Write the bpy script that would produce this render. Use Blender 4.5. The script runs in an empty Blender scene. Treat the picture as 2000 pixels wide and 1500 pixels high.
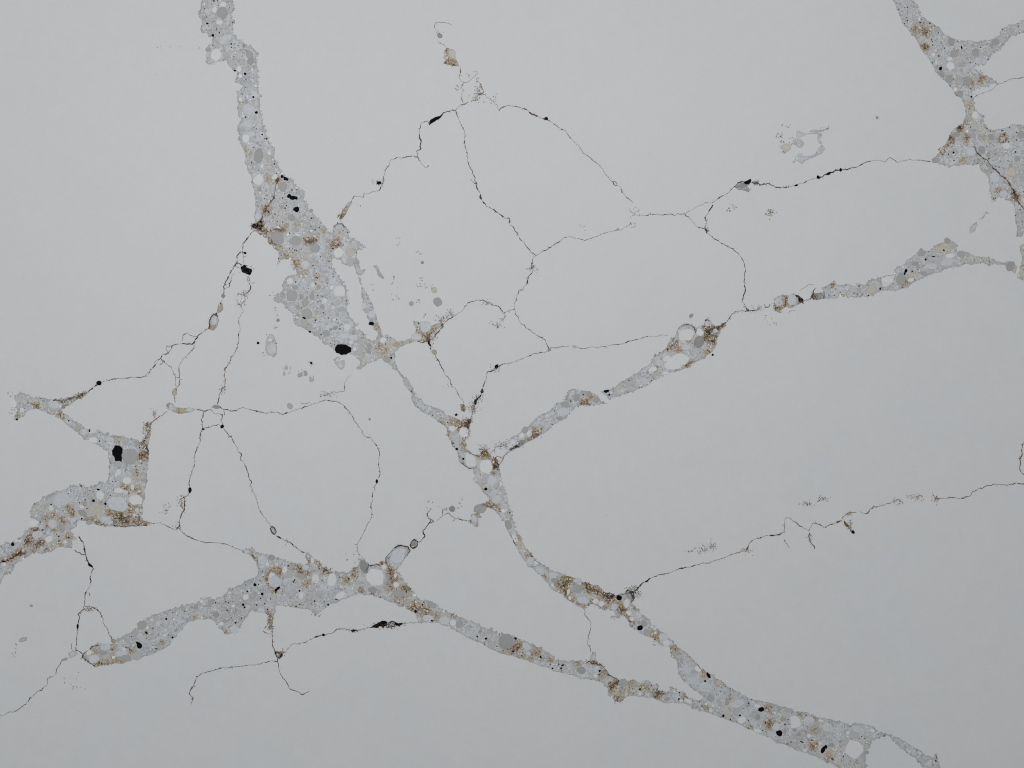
import bpy, math, random
import numpy as np
from mathutils import Vector
from mathutils.geometry import delaunay_2d_cdt

sc = bpy.context.scene
S = 0.0004            # metres of slab for one unit of the drawing (a 0.8 m wide view = 2000 units)
THICK = 0.02          # slab thickness
TOP = THICK           # height of the polished face
R = random.Random(11)
NR = np.random.RandomState(5)

# ------------------------------------------------------------------ camera, light, exposure
cam_d = bpy.data.cameras.new('camera'); cam = bpy.data.objects.new('camera', cam_d)
sc.collection.objects.link(cam); sc.camera = cam
CAMH = 0.9
cam.location = (0, 0, TOP + CAMH); cam.rotation_euler = (0, 0, 0)
cam_d.sensor_width = 36; cam_d.lens = 36 * CAMH / (2000 * S)
cam_d.clip_start = 0.01; cam_d.clip_end = 100

w = bpy.data.worlds.new('World'); sc.world = w; w.use_nodes = True
bg = w.node_tree.nodes['Background']
bg.inputs['Color'].default_value = (0.93, 0.97, 1.0, 1); bg.inputs['Strength'].default_value = 0.285

def area(name, loc, target, size, power, col):
    d = bpy.data.lights.new(name, 'AREA'); d.shape = 'RECTANGLE'; d.size, d.size_y = size
    d.energy = power; d.color = col
    o = bpy.data.objects.new(name, d); sc.collection.objects.link(o); o.location = loc
    o.rotation_euler = (Vector(target) - Vector(loc)).to_track_quat('-Z', 'Y').to_euler()
    return o
area('ceiling_lamp', (-0.14, 0.34, 1.22), (-0.13, 0.26, 0), (1.5, 0.6), 7.3, (1.0, 0.99, 0.975))

sc.view_settings.view_transform = 'Standard'; sc.view_settings.look = 'None'
sc.view_settings.gamma = 1; sc.view_settings.exposure = 0.05
sc.view_settings.use_curve_mapping = False
sc.cycles.use_denoising = False
sc.cycles.pixel_filter_type = 'BLACKMAN_HARRIS'; sc.cycles.filter_width = 1.05

# ------------------------------------------------------------------ helpers
C = sc.collection
def X(x, y, z=0.0): return ((x - 1000) * S, (750 - y) * S, z)
def pts(s): return [tuple(float(v) for v in p.split(',')) for p in s.split()]

def link(name, me, mat, parent, loc=(0, 0, 0), kind=None):
    o = bpy.data.objects.new(name, me); C.objects.link(o)
    if mat and not me.materials: me.materials.append(mat)
    o.parent = parent; o.location = loc
    if kind: o['kind'] = kind
    return o

class NT:
    """small node-tree builder: every surface of the slab is procedural"""
    def __init__(s, name):
        s.m = bpy.data.materials.new(name); s.m.use_nodes = True
        s.t = s.m.node_tree; s.b = s.t.nodes['Principled BSDF']
    def n(s, typ, props=None, **ins):
        nd = s.t.nodes.new('ShaderNode' + typ)
        for k, v in (props or {}).items(): setattr(nd, k, v)
        for k, v in ins.items(): s.put(nd, k, v)
        return nd
    def put(s, nd, k, v):
        if isinstance(k, str) and k.startswith('i') and k[1:].isdigit(): k = int(k[1:])
        if hasattr(v, 'is_linked') or isinstance(v, bpy.types.NodeSocket): s.t.links.new(v, nd.inputs[k])
        else:
            if isinstance(v, tuple) and len(v) == 3 and nd.inputs[k].type == 'RGBA': v = v + (1,)
            nd.inputs[k].default_value = v
    def math(s, op, a, b=0.0, clamp=False):
        return s.n('Math', dict(operation=op, use_clamp=clamp), i0=a, i1=b).outputs[0]
    def step(s, v, lo, hi, a=0.0, b=1.0):
        nd = s.n('MapRange', dict(interpolation_type='SMOOTHSTEP'), i0=v, i1=lo, i2=hi, i3=a, i4=b)
        return nd.outputs[0]
    def lin(s, v, lo, hi, a, b):
        return s.n('MapRange', None, i0=v, i1=lo, i2=hi, i3=a, i4=b).outputs[0]
    def mix(s, f, a, b, blend='MIX'):
        nd = s.n('MixRGB', dict(blend_type=blend)); s.put(nd, 0, f); s.put(nd, 1, a); s.put(nd, 2, b)
        return nd.outputs[0]
    def mulf(s, col, f):            # colour times a scalar socket
        c = s.n('CombineXYZ', None, i0=f, i1=f, i2=f).outputs[0]
        return s.mix(1.0, col, c, 'MULTIPLY')
    def ramp(s, v, stops, interp='LINEAR'):
        nd = s.n('ValToRGB'); s.put(nd, 0, v); r = nd.color_ramp; r.interpolation = interp
        while len(r.elements) < len(stops): r.elements.new(0.5)
        for e, (p, c) in zip(r.elements, stops): e.position = p; e.color = tuple(c) + (1,)
        return nd.outputs[0]
    def coords(s):                  # object coordinates in drawing units
        t = s.n('TexCoord').outputs['Object']
        return s.n('VectorMath', dict(operation='SCALE'), i0=t, Scale=1 / S).outputs[0]
    def noise(s, P, scale, detail=2.0, rough=0.5):
        return s.n('TexNoise', None, Vector=P, Scale=scale, Detail=detail, Roughness=rough)
    def vor(s, P, scale, feature='F1'):
        return s.n('TexVoronoi', dict(feature=feature), Vector=P, Scale=scale)
    def sep(s, c): return s.n('SeparateColor', None, i0=c).outputs
    def out(s, col, rough=0.42, spec=0.25):
        s.put(s.b, 'Base Color', col); s.put(s.b, 'Roughness', rough); s.put(s.b, 'Specular IOR Level', spec)
        return s.m

WHITE = (0.715, 0.728, 0.735)

def mat_body():
    t = NT('white_quartz'); P = t.coords()
    big = t.noise(P, 0.006, 3).outputs[0]; mid = t.noise(P, 0.05, 3).outputs[0]; fine = t.noise(P, 0.45, 2).outputs[0]
    col = t.mix(t.step(big, 0.35, 0.65), (0.708, 0.720, 0.734), (0.717, 0.724, 0.732))
    k = t.math('ADD', t.lin(mid, 0.3, 0.7, 0.988, 1.012), t.lin(fine, 0.2, 0.8, -0.022, 0.022))
    col = t.mulf(col, k)
    # sparse tiny grey specks
    v = t.vor(P, 0.026); c = t.sep(v.outputs['Color'])
    r = t.lin(c[1], 0, 1, 0.010, 0.042)
    dot = t.math('LESS_THAN', v.outputs['Distance'], r)
    on = t.math('GREATER_THAN', c[0], 0.70)
    f = t.math('MULTIPLY', t.math('MULTIPLY', dot, on), t.lin(c[2], 0, 1, 0.06, 0.5))
    col = t.mix(f, col, (0.20, 0.19, 0.18))
    # patches of very faint speckling
    patch = t.step(t.noise(P, 0.012, 1).outputs[0], 0.60, 0.75)
    v2 = t.vor(P, 0.16); c2 = t.sep(v2.outputs['Color'])
    d2 = t.math('MULTIPLY', t.math('LESS_THAN', v2.outputs['Distance'], 0.14), t.math('GREATER_THAN', c2[0], 0.72))
    col = t.mix(t.math('MULTIPLY', t.math('MULTIPLY', d2, patch), 0.16), col, (0.3, 0.3, 0.3))
    return t.out(col, t.lin(mid, 0.2, 0.8, 0.40, 0.46))

def mat_vein():
    t = NT('vein_aggregate'); P0 = t.coords()
    wv = t.noise(P0, 0.14, 2).outputs[1]
    off = t.n('VectorMath', dict(operation='SUBTRACT'), i0=wv, i1=(0.5, 0.5, 0.5)).outputs[0]
    P = t.n('VectorMath', dict(operation='MULTIPLY_ADD'), i0=off, i1=(11, 11, 0), i2=P0).outputs[0]
    big = t.noise(P0, 0.022, 2).outputs[0]
    v1 = t.vor(P, 0.052); c1 = t.sep(v1.outputs['Color'])
    v2 = t.vor(P, 0.17); c2 = t.sep(v2.outputs['Color'])
    v3 = t.vor(P, 0.42); c3 = t.sep(v3.outputs['Color'])
    e2 = t.vor(P, 0.17, 'DISTANCE_TO_EDGE').outputs['Distance']
    e1 = t.vor(P, 0.052, 'DISTANCE_TO_EDGE').outputs['Distance']
    n1 = t.noise(P0, 0.30, 4, 0.65).outputs[0]
    n2 = t.noise(P0, 0.9, 2).outputs[0]
    base = t.ramp(c1[0], [(0.0, (0.640, 0.668, 0.708)), (0.34, (0.622, 0.645, 0.680)), (0.58, (0.580, 0.592, 0.608)),
                          (0.80, (0.525, 0.530, 0.536)), (1.0, (0.605, 0.595, 0.565))])
    small = t.ramp(c2[0], [(0.0, (0.630, 0.650, 0.680)), (0.5, (0.575, 0.582, 0.590)), (0.8, (0.455, 0.458, 0.462)), (1.0, (0.64, 0.64, 0.63))])
    grain = t.step(t.math('ADD', c1[1], t.math('MULTIPLY', t.math('SUBTRACT', big, 0.5), 1.6)), 0.35, 0.75)
    col = t.mix(t.math('MULTIPLY', grain, 0.6), base, small)
    k = t.lin(n1, 0.25, 0.75, 0.93, 1.05)
    k = t.math('MULTIPLY', k, t.lin(c3[0], 0, 1, 0.93, 1.05))
    k = t.math('MULTIPLY', k, t.lin(e2, 0.0, 0.10, 0.95, 1.0))
    col = t.mulf(col, k)
    at = t.n('Attribute', dict(attribute_name='stain')); s = t.sep(at.outputs['Color']); blue = at.outputs['Alpha']
    # fine dark speckle and white flecks
    sp = t.math('MULTIPLY', t.math('GREATER_THAN', c3[1], t.lin(blue, 0, 1, 0.92, 0.72)), t.step(v3.outputs['Distance'], 0.55, 0.25))
    sp = t.math('MULTIPLY', sp, t.lin(c3[2], 0, 1, 0.25, 0.95))
    fl = t.math('MULTIPLY', t.math('GREATER_THAN', c3[2], 0.945), t.step(v3.outputs['Distance'], 0.6, 0.3))
    # cream / blue tints
    col = t.mix(t.math('MULTIPLY', t.step(t.math('ADD', s[2], t.math('SUBTRACT', n1, 0.5)), 0.15, 0.75), 0.75), col, (0.60, 0.555, 0.43))
    col = t.mix(t.math('MULTIPLY', blue, t.lin(n1, 0.3, 0.7, 0.15, 0.95)), col, (0.33, 0.38, 0.48))
    col = t.mix(sp, col, (0.05, 0.055, 0.07))
    col = t.mix(fl, col, (0.84, 0.85, 0.85))
    gold = t.math('MULTIPLY', t.step(s[0], 0.03, 0.8), t.lin(n1, 0.3, 0.7, 0.25, 0.8))
    col = t.mix(gold, col, (0.475, 0.385, 0.245))
    # iron staining that creeps along the grain boundaries
    web = t.math('MAXIMUM', t.step(e2, 0.13, 0.0), t.step(e1, 0.09, 0.0))
    q = t.math('ADD', t.math('MULTIPLY', s[0], t.math('ADD', 0.34, t.math('MULTIPLY', web, 0.62))), t.math('MULTIPLY', t.math('SUBTRACT', n1, 0.52), 1.1))
    q = t.math('MULTIPLY', q, t.step(s[0], 0.02, 0.2))
    rust = t.ramp(q, [(0.0, (0.54, 0.50, 0.42)), (0.26, (0.43, 0.33, 0.20)), (0.52, (0.19, 0.11, 0.05)), (0.78, (0.04, 0.022, 0.013))])
    col = t.mix(t.step(q, -0.04, 0.34), col, rust)
    d = t.math('ADD', t.math('MULTIPLY', s[1], 1.1), t.math('MULTIPLY', t.math('SUBTRACT', n1, 0.5), 1.4))
    d = t.math('MULTIPLY', d, t.step(s[1], 0.02, 0.25))
    col = t.mix(t.step(d, 0.3, 0.75), col, (0.035, 0.024, 0.018))
    eg = t.n('Attribute', dict(attribute_name='rim')).outputs['Fac']
    ef = t.math('MULTIPLY', eg, t.lin(n1, 0.35, 0.65, 0.2, 0.8), True)
    col = t.mix(ef, col, (0.14, 0.13, 0.13))
    return t.out(t.mulf(col, 0.985))

def mat_attr(name):                 # coloured by what each little grain or thread is made of
    t = NT(name); a = t.n('Attribute', dict(attribute_name='tone')).outputs['Color']
    n = t.noise(t.coords(), 0.6, 2).outputs[0]
    return t.out(t.mulf(a, t.lin(n, 0.25, 0.75, 0.9, 1.1)))

def mat_pebble(name, col, var=0.07, mott=0.04, specks=0.0):
    t = NT(name); r = t.n('ObjectInfo').outputs['Random']
    g = t.n('NewGeometry').outputs['Position']
    P = t.n('VectorMath', dict(operation='SCALE'), i0=g, Scale=1 / S).outputs[0]
    n = t.noise(P, 0.12, 3).outputs[0]; f = t.noise(P, 0.7, 2).outputs[0]
    k = t.math('MULTIPLY', t.lin(r, 0, 1, 1 - var, 1 + var), t.lin(n, 0.25, 0.75, 1 - mott, 1 + mott))
    k = t.math('MULTIPLY', k, t.lin(f, 0.25, 0.75, 1 - mott * 0.6, 1 + mott * 0.6))
    c = t.mulf(col, k)
    if specks:
        v = t.vor(P, 0.3); q = t.sep(v.outputs['Color'])
        d = t.math('MULTIPLY', t.math('GREATER_THAN', q[0], 0.86), t.step(v.outputs['Distance'], 0.5, 0.2))
        c = t.mix(t.math('MULTIPLY', d, specks), c, (0.36, 0.37, 0.40))
    return t.out(c, 0.42, 0.02 if name == 'black_chip' else 0.25)

M = dict(body=mat_body(), vein=mat_vein(), grain=mat_attr('loose_grain'), thread=mat_attr('mineral_thread'),
         g=mat_pebble('grey_pebble', (0.412, 0.412, 0.408)), l=mat_pebble('pale_grey_pebble', (0.490, 0.491, 0.490)),
         b=mat_pebble('milky_pebble', (0.625, 0.650, 0.685), 0.03, 0.06, 0.5), w=mat_pebble('white_pebble', (0.738, 0.748, 0.755), 0.02, 0.015),
         t=mat_pebble('tan_pebble', (0.47, 0.415, 0.33), 0.10, 0.08), c=mat_pebble('cream_pebble', (0.585, 0.562, 0.492), 0.05, 0.05),
         d=mat_pebble('dark_grey_pebble', (0.33, 0.325, 0.32), 0.1, 0.10), k=mat_pebble('black_chip', (0.006, 0.006, 0.007), 0.2, 0.2))

# ------------------------------------------------------------------ the slab itself
slab = bpy.data.objects.new('quartz_slab', None); C.objects.link(slab); slab.empty_display_size = 0.1
slab['label'] = 'white polished quartz slab with grey pebbly veins and thin rusty cracks'
slab['category'] = 'stone slab'; slab['kind'] = 'thing'

def slab_body():
    hx, hy, b = 0.75, 0.62, 0.0015
    v, f = [], []
    rings = [(0, 0), (0, THICK - b), (b * 0.3, THICK - b * 0.3), (b, THICK)]
    for ins, z in rings:
        for sx, sy in ((-1, -1), (1, -1), (1, 1), (-1, 1)): v.append((sx * (hx - ins), sy * (hy - ins), z))
    f.append((3, 2, 1, 0))
    for k in range(3):
        for i in range(4):
            j = (i + 1) % 4; f.append((4 * k + i, 4 * k + j, 4 * k + 4 + j, 4 * k + 4 + i))
    f.append((12, 13, 14, 15))
    me = bpy.data.meshes.new('slab_body'); me.from_pydata(v, [], f)
    return link('slab_body', me, M['body'], slab)
slab_body()

# ------------------------------------------------------------------ noise helpers
def noise1(n, period, rng):          # smooth 1-D noise, one value per unit step
    m = max(4, int(n / period) + 4); a = rng.uniform(-1, 1, m)
    x = np.arange(n) / period; i = x.astype(int); f = x - i; f = f * f * (3 - 2 * f)
    return a[i] * (1 - f) + a[i + 1] * f
def kink1(n, period, rng):           # the same with straight flanks and uneven spacing
    x = [0.0]
    while x[-1] < n + 1: x.append(x[-1] + period * rng.uniform(.4, 1.7))
    return np.interp(np.arange(n), x, rng.uniform(-1, 1, len(x)))
def resample(P, step, closed):
    P = np.array(P, float)
    if closed: P = np.vstack([P, P[:1]])
    d = np.r_[0, np.cumsum(np.hypot(*np.diff(P, axis=0).T))]
    n = max(3, int(d[-1] / step)); t = np.linspace(0, d[-1], n, endpoint=not closed)
    return np.c_[np.interp(t, d, P[:, 0]), np.interp(t, d, P[:, 1])]
def inside(P, Q):                    # which of the points Q lie in the outline P
    x, y = Q[:, 0], Q[:, 1]; r = np.zeros(len(Q), bool); A = P; B = np.roll(P, -1, 0)
    for (x1, y1), (x2, y2) in zip(A, B):
        if y1 == y2: continue
        c = ((y1 > y) != (y2 > y)) & (x < (x2 - x1) * (y - y1) / (y2 - y1) + x1)
        r ^= c
    return r
def jag(P, amp, rng, step=2.2):
    Q = resample(P, step, True); n = len(Q)
    T = np.roll(Q, -1, 0) - np.roll(Q, 1, 0); T /= np.maximum(1e-6, np.hypot(T[:, 0], T[:, 1]))[:, None]
    N = np.c_[T[:, 1], -T[:, 0]]
    h = 1.3 * noise1(n, 9, rng) + 1.4 * kink1(n, 4, rng) + 1.2 * kink1(n, 1.8, rng)
    h += np.abs(noise1(n, 5, rng)) ** 0.5 * 1.4 - 0.7
    fade = np.minimum(1, np.minimum(np.arange(n), n - 1 - np.arange(n)) / 4)
    return Q + N * (h * amp * 1.3 * fade)[:, None]

# stains: (kind, x, y, radius, strength); kinds r rust, d black-brown, c cream, u blue
STAINS = []
def stain(kind, s):
    for p in s.split():
        a = [float(v) for v in p.split(',')]; STAINS.append((kind, a[0], a[1], a[2], a[3]))
def seam(kind, s, rad, st):
    for x, y in resample(pts(s), rad * 0.7, False): STAINS.append((kind, x, y, rad, st))

def stains_at(V):
    out = np.zeros((len(V), 4)); idx = dict(r=0, d=1, c=2, u=3)
    for k, x, y, r, s in STAINS:
        d2 = (V[:, 0] - x) ** 2 + (V[:, 1] - y) ** 2
        r = r * 1.2 if k == 'r' else r
        m = d2 < (r * 1.5) ** 2
        if m.any():
            f = s * np.clip(1 - np.sqrt(d2[m]) / (r * 1.5), 0, 1) ** 0.75
            out[m, idx[k]] = np.maximum(out[m, idx[k]], f)
    return out

LAYER = [0]
VEINS = []
def vein(s, name='vein', amp=1.0, rim=0.55, rimw=None, grid=4.0, holes=()):
    """one body of aggregate let into the slab: jagged outline, inner mesh carrying the staining, skirt sunk into the slab"""
    rng = np.random.RandomState(100 + len(VEINS))
    raw = pts(s) if isinstance(s, str) else s
    Q = jag(raw, amp, rng)
    lo, hi = Q.min(0), Q.max(0)
    gx, gy = np.meshgrid(np.arange(lo[0], hi[0], grid), np.arange(lo[1], hi[1], grid))
    G = np.c_[gx.ravel(), gy.ravel()] + rng.uniform(-1.2, 1.2, (gx.size, 2))
    G = G[inside(Q, G)]
    if len(G):                       # keep clear of the outline
        keep = np.ones(len(G), bool)
        for a in range(0, len(G), 1500):
            d = ((G[a:a + 1500, None] - Q[None]) ** 2).sum(2).min(1); keep[a:a + 1500] = d > 4
        G = G[keep]
    nb = len(Q); allp = [Vector(p) for p in np.vstack([Q, G])] if len(G) else [Vector(p) for p in Q]
    vs, es, fs, ov, oe, of = delaunay_2d_cdt(allp, [(i, (i + 1) % nb) for i in range(nb)], [], 1, 1e-5)
    V = np.array([tuple(v) for v in vs])
    LAYER[0] += 1; z = TOP + 0.00010 + LAYER[0] * 1.2e-6
    isb = np.array([any(i < nb for i in o) for o in ov], bool)
    verts = [X(x, y, z) for x, y in V]; faces = []
    use = {}
    for f in fs:
        a, b, c = f[:3]
        ar = (V[b, 0] - V[a, 0]) * (V[c, 1] - V[a, 1]) - (V[b, 1] - V[a, 1]) * (V[c, 0] - V[a, 0])
        f = list(f) if ar < 0 else list(reversed(f))
        faces.append(f)
        for i in range(len(f)):
            e = (f[i], f[(i + 1) % len(f)]); use[e] = 1
    low = {}
    for (a, b) in list(use):
        if (b, a) not in use:
            for i in (a, b):
                if i not in low: low[i] = len(verts); verts.append(X(V[i, 0], V[i, 1], TOP - 0.0004))
            faces.append((b, a, low[a], low[b]))
    me = bpy.data.meshes.new(name); me.from_pydata(verts, [], faces)
    st = stains_at(V); full = np.zeros((len(verts), 4)); full[:len(V)] = st
    at = me.attributes.new('stain', 'FLOAT_COLOR', 'POINT'); at.data.foreach_set('color', full.ravel())
    r = np.zeros(len(verts)); r[:len(V)] = np.where(isb, rim, 0); r[len(V):] = rim
    ar = me.attributes.new('rim', 'FLOAT', 'POINT'); ar.data.foreach_set('value', r)
    o = link(name, me, M['vein'], slab)
    VEINS.append((o, Q))
    return o

# ------------------------------------------------------------------ staining of the veins
stain('r', '520,410,9,.7 510,445,9,.9 522,455,9,.8 532,476,8,.8 524,466,6,.8 545,449,8,.7 556,447,6,.7 558,500,8,.6 545,487,7,.5 600,471,7,.8 608,471,7,.95 616,468,6,.8 657,468,6,.7 652,479,8,.8 662,477,6,.7 578,515,9,.55 592,532,8,.5 618,540,6,.6 736,640,7,.6 838,664,7,1 846,655,6,.8 852,644,8,.8 862,634,7,1 818,645,7,.5 812,655,5,.5 602,637,6,.4 480,292,5,.5 527,327,5,.5 540,352,7,.8 524,350,7,.5 632,451,5,.6 580,440,7,.4')
stain('c', '535,348,10,.6 530,420,18,.5 545,470,22,.5 570,500,20,.5 600,500,18,.4 740,676,16,.7 752,688,9,.6 712,708,14,.6 745,655,9,.8 772,669,16,.7 795,668,12,.8 835,650,20,.6 650,690,14,.3 640,560,14,.2 848,567,7,.9 645,670,14,.4')
stain('r', '742,676,7,.5 752,684,6,.5 748,692,5,.4')
stain('r', '862,826,8,.5 885,826,9,.55 898,829,10,.9 910,826,8,.9 917,822,8,1 916,838,6,.8 907,866,7,.8 908,878,5,.5 940,886,9,.9 950,884,9,1 958,890,7,1 966,897,7,.9 971,908,8,1 964,924,5,.6 958,986,9,.8 948,983,7,.8 940,985,8,.6 926,998,5,.6 972,992,7,.5 932,1004,5,.6 918,1018,5,.6 934,1026,4,.6 1012,1050,6,.5 1033,1084,6,.7 873,847,6,.6 882,869,5,.4')
stain('d', '917,822,6,.7 920,832,4,.5 970,911,7,.8 968,904,4,.6 892,877,3,.5')
stain('c', '1014,1055,9,.7 1018,1068,12,.7 1028,1078,10,.5 972,990,16,.5 880,830,14,.5 930,1015,10,.5 960,985,14,.5')
stain('r', '1064,1128,7,.6 1096,1140,9,.9 1104,1136,9,.9 1112,1130,8,.7 1120,1138,6,.6 1146,1140,8,.8 1150,1150,8,.8 1160,1152,8,.7 1168,1146,6,.5 1172,1158,8,.8 1184,1162,9,1 1192,1170,8,1 1105,1155,8,.9 1100,1148,8,.8 1116,1173,7,.8 1106,1164,6,.7 1128,1180,6,.6 1140,1186,5,.6 1182,1190,7,.7 1172,1186,5,.6 1214,1190,8,.8 1218,1196,7,.7 1206,1175,6,.6 1230,1214,8,.7 1222,1206,5,.7 1282,1243,8,.7 1276,1238,6,.6 1239,1160,6,.8 1316,1268,7,.6 1308,1283,7,.6 1322,1264,5,.7 1376,1316,8,.5 1404,1333,7,.6 1424,1364,5,.5 1156,1176,6,.6 1240,1188,5,.5 1194,1184,5,.5')
stain('d', '1195,1161,7,.8 1188,1158,6,.6 1204,1163,6,.5 1190,1170,5,.5 1234,1158,7,.8 1236,1170,5,.7 1226,1157,6,.7 1098,1150,4,.5')
stain('c', '1100,1140,22,.5 1170,1165,28,.5 1215,1190,14,.6 1240,1200,12,.4 1282,1240,14,.5 1316,1275,14,.5 1404,1333,9,.6 1120,1172,14,.5')
stain('r', '194,1299,8,.8 206,1296,8,.6 222,1292,9,.6 236,1291,7,.5 220,1268,7,.5 218,1252,6,.6 186,1272,6,.5 190,1284,5,.4 317,1255,4,.8 258,1272,5,.5 408,1208,5,.6 380,1205,5,.4 495,1088,6,.8 500,1094,5,.7 545,1117,7,.6 582,1108,7,.7 588,1116,6,.8 600,1121,7,.7 600,1096,6,.8 620,1096,5,.7 634,1113,7,.9 642,1115,6,.9 626,1106,5,.6 597,1140,7,.6 523,1200,6,.9 527,1210,6,.9 527,1224,7,.9 692,1110,6,.8 692,1125,6,.7 678,1132,9,.5 705,1152,6,.6 746,1098,5,.9 757,1108,6,.7 763,1118,8,.8 768,1130,8,.8 762,1146,9,.6 795,1152,8,.9 788,1148,6,.7 728,1162,5,.7 782,1170,12,.5 808,1188,9,.8 812,1180,7,.5 830,1194,9,.8 850,1204,8,.5 885,1202,6,.6 1012,1262,9,.8 1003,1270,8,.7 990,1272,7,.5 1045,1274,9,.7 1036,1284,7,.5 1020,1283,7,.5 1074,1288,6,.6 1128,1296,5,.7 540,1087,5,.5 440,1236,5,.5')
seam('r', '548,1112 534,1112 524,1118 520,1130 522,1142 528,1150 535,1155', 4, .7)
stain('c', '230,1285,20,.5 200,1290,16,.4 222,1262,14,.5 590,1110,26,.45 530,1125,20,.4 690,1120,20,.4 765,1130,22,.5 800,1175,30,.5 840,1200,24,.5 1010,1265,26,.5 1050,1280,24,.5 500,1185,12,.4 395,1205,14,.4')
stain('r', '1182,1313,8,.6 1174,1322,7,.5 1196,1340,7,.9 1192,1348,5,.7 1206,1330,6,.8 1208,1364,9,.6 1215,1348,7,.5 1234,1336,7,.5 1258,1342,8,.6 1285,1356,8,.9 1292,1352,6,.8 1277,1352,6,.6 1338,1361,6,.7 1380,1382,6,.5 1465,1421,5,.8 1504,1414,9,.7 1508,1418,6,.8 1500,1384,6,.8 1505,1391,4,.7 1590,1402,7,.5 1592,1426,8,.5 1588,1456,8,.6 1620,1482,8,.5 1562,1394,5,.6')
seam('r', '1148,1291 1160,1294 1170,1297', 3.5, .9)
seam('d', '1166,1293 1176,1301 1184,1310', 3, .6)
stain('c', '1205,1362,18,.6 1240,1340,24,.5 1180,1325,14,.5 1285,1355,14,.5 1505,1415,14,.6 1596,1410,22,.55 1590,1455,18,.55 1620,1472,13,.8 1640,1470,14,.5 1400,1380,14,.3 1640,1495,12,.5 1690,1445,14,.35')
stain('r', '72,793,6,.8 66,790,5,.6 119,807,6,.8 122,814,5,.7 128,795,6,.6 150,777,6,.8 160,772,6,.7 228,853,7,.4 276,864,6,.9 284,872,6,.9 288,884,7,.9 279,888,7,1 274,897,6,.7 282,893,6,.8 288,836,7,1 290,829,5,.9 284,852,6,.8 268,926,8,.4 244,952,7,.8 250,958,6,.7 268,956,6,.8 274,963,5,.6 254,988,6,.7 256,1000,7,.8 270,990,6,.8 277,995,6,.8 225,1004,8,.8 236,1010,9,1 244,1016,8,1 228,1018,7,.9 252,1010,6,.7 268,1019,8,.8 281,1024,7,.9 180,1017,6,.8 190,1021,5,.9 170,1016,5,.7 212,1002,7,.7 138,994,6,.8 142,1004,5,.9 132,990,5,.6 165,984,4,.8 105,1006,6,.7 96,1008,5,.5 120,1016,5,.9 124,1020,4,.8 90,1012,6,.6 92,1027,5,.6 108,1034,5,.6 72,1039,6,1 66,1034,5,.7 58,1048,6,.9 54,1060,7,.9 80,1060,6,1 70,1066,7,.8 64,1074,6,.6 38,1080,7,1 46,1080,6,.9 28,1086,6,.9 18,1091,5,.9 8,1096,5,.8 134,1050,5,.9 132,1044,4,.6 118,1062,6,.5 92,1076,6,.6 200,982,5,.5 34,810,5,.5')
stain('d', '120,784,6,.7 128,784,5,.6 138,780,5,.7 152,775,5,.8 162,770,6,.8 288,832,4,.7 290,840,4,.6 286,855,4,.6 240,1012,4,.5 232,1010,3,.5 276,905,5,.5 72,1030,4,.6 84,1059,3,.5')
stain('c', '232,855,14,.5 268,925,14,.6 255,955,14,.5 150,1000,20,.4 105,1010,20,.5 115,1064,18,.6 90,1074,14,.6 85,985,14,.5 60,1060,14,.4 260,1005,18,.4 75,792,12,.4 36,812,10,.6')
stain('r', '1046,842,7,.8 1052,846,7,.7 1042,852,7,.9 1033,862,7,.9 1026,866,5,.7 1138,787,6,.9 1146,785,5,.8 1155,778,6,.6 1150,772,4,.5 1312,664,6,.7 1318,672,6,.8 1322,682,6,.6 1330,684,6,.4 1345,664,5,.7 1306,680,5,.8 1384,645,8,1 1392,655,7,1 1380,657,7,.9 1394,668,7,.9 1386,668,6,.7 1404,642,7,.9 1412,634,6,.9 1376,637,5,.7 1342,716,6,.6 1330,721,5,.6 1286,716,5,.6 1281,725,5,.4 1386,684,5,.8 1379,690,5,.5 1352,706,5,.6')
stain('d', '1008,872,7,.8 1000,876,6,.8 1016,866,6,.7 1385,648,6,.6 1380,624,5,.7 1391,640,5,.5 1406,640,4,.6 1388,692,3,.6 1391,664,4,.5')
stain('c', '1325,676,16,.6 1350,670,10,.4 1340,712,14,.4 1145,783,12,.5 1046,848,12,.5 1390,655,14,.5')
stain('r', '1768,552,6,.8 1762,558,4,.8 1774,546,5,.5 1516,603,6,.9 1522,598,6,.8 1534,586,5,1 1534,596,4,.8 1546,600,5,.7 1624,556,5,.8 1652,578,4,.5 1596,580,8,.6 1652,556,3,.5')
stain('d', '1562,580,6,.8 1560,592,5,.7 1590,574,6,.8 1604,574,6,.6 1600,585,6,.5 1612,562,4,.5')
stain('c', '1850,480,16,.9 1832,482,12,.9 1866,480,12,.8 1704,568,11,.9 1905,508,10,.8 1928,508,14,.8 1942,512,9,.8 1782,536,9,.7 1732,565,9,.8 1640,580,12,.5 1996,530,24,.8 1994,490,16,.7 1660,577,12,.3')
stain('r', '1792,58,9,.7 1802,56,8,.6 1810,64,7,.9 1808,92,6,.9 1802,90,5,.6 1868,98,5,.5 1838,146,6,.6 1894,162,7,.7 1918,150,7,.7 1912,162,6,.5 1866,186,6,.6 1893,206,6,.4 1885,238,6,.7 1874,250,7,.8 1856,272,7,1 1850,282,6,.7 1838,292,7,.7 1832,300,5,.5 1888,268,6,.8 1886,280,5,.5 1880,312,6,.5 1890,275,4,.5 1950,373,6,.7 1984,384,7,1 1978,374,5,.8 1925,245,5,.3 1922,266,6,.4 1915,315,5,.4')
seam('r', '1950,276 1954,266 1962,261 1967,268 1962,276 1954,279', 2.6, .8)
stain('d', '1874,249,6,.8 1857,270,4,.7 1856,280,3,.6 1984,388,4,.5 1988,394,3,.6')
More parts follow.
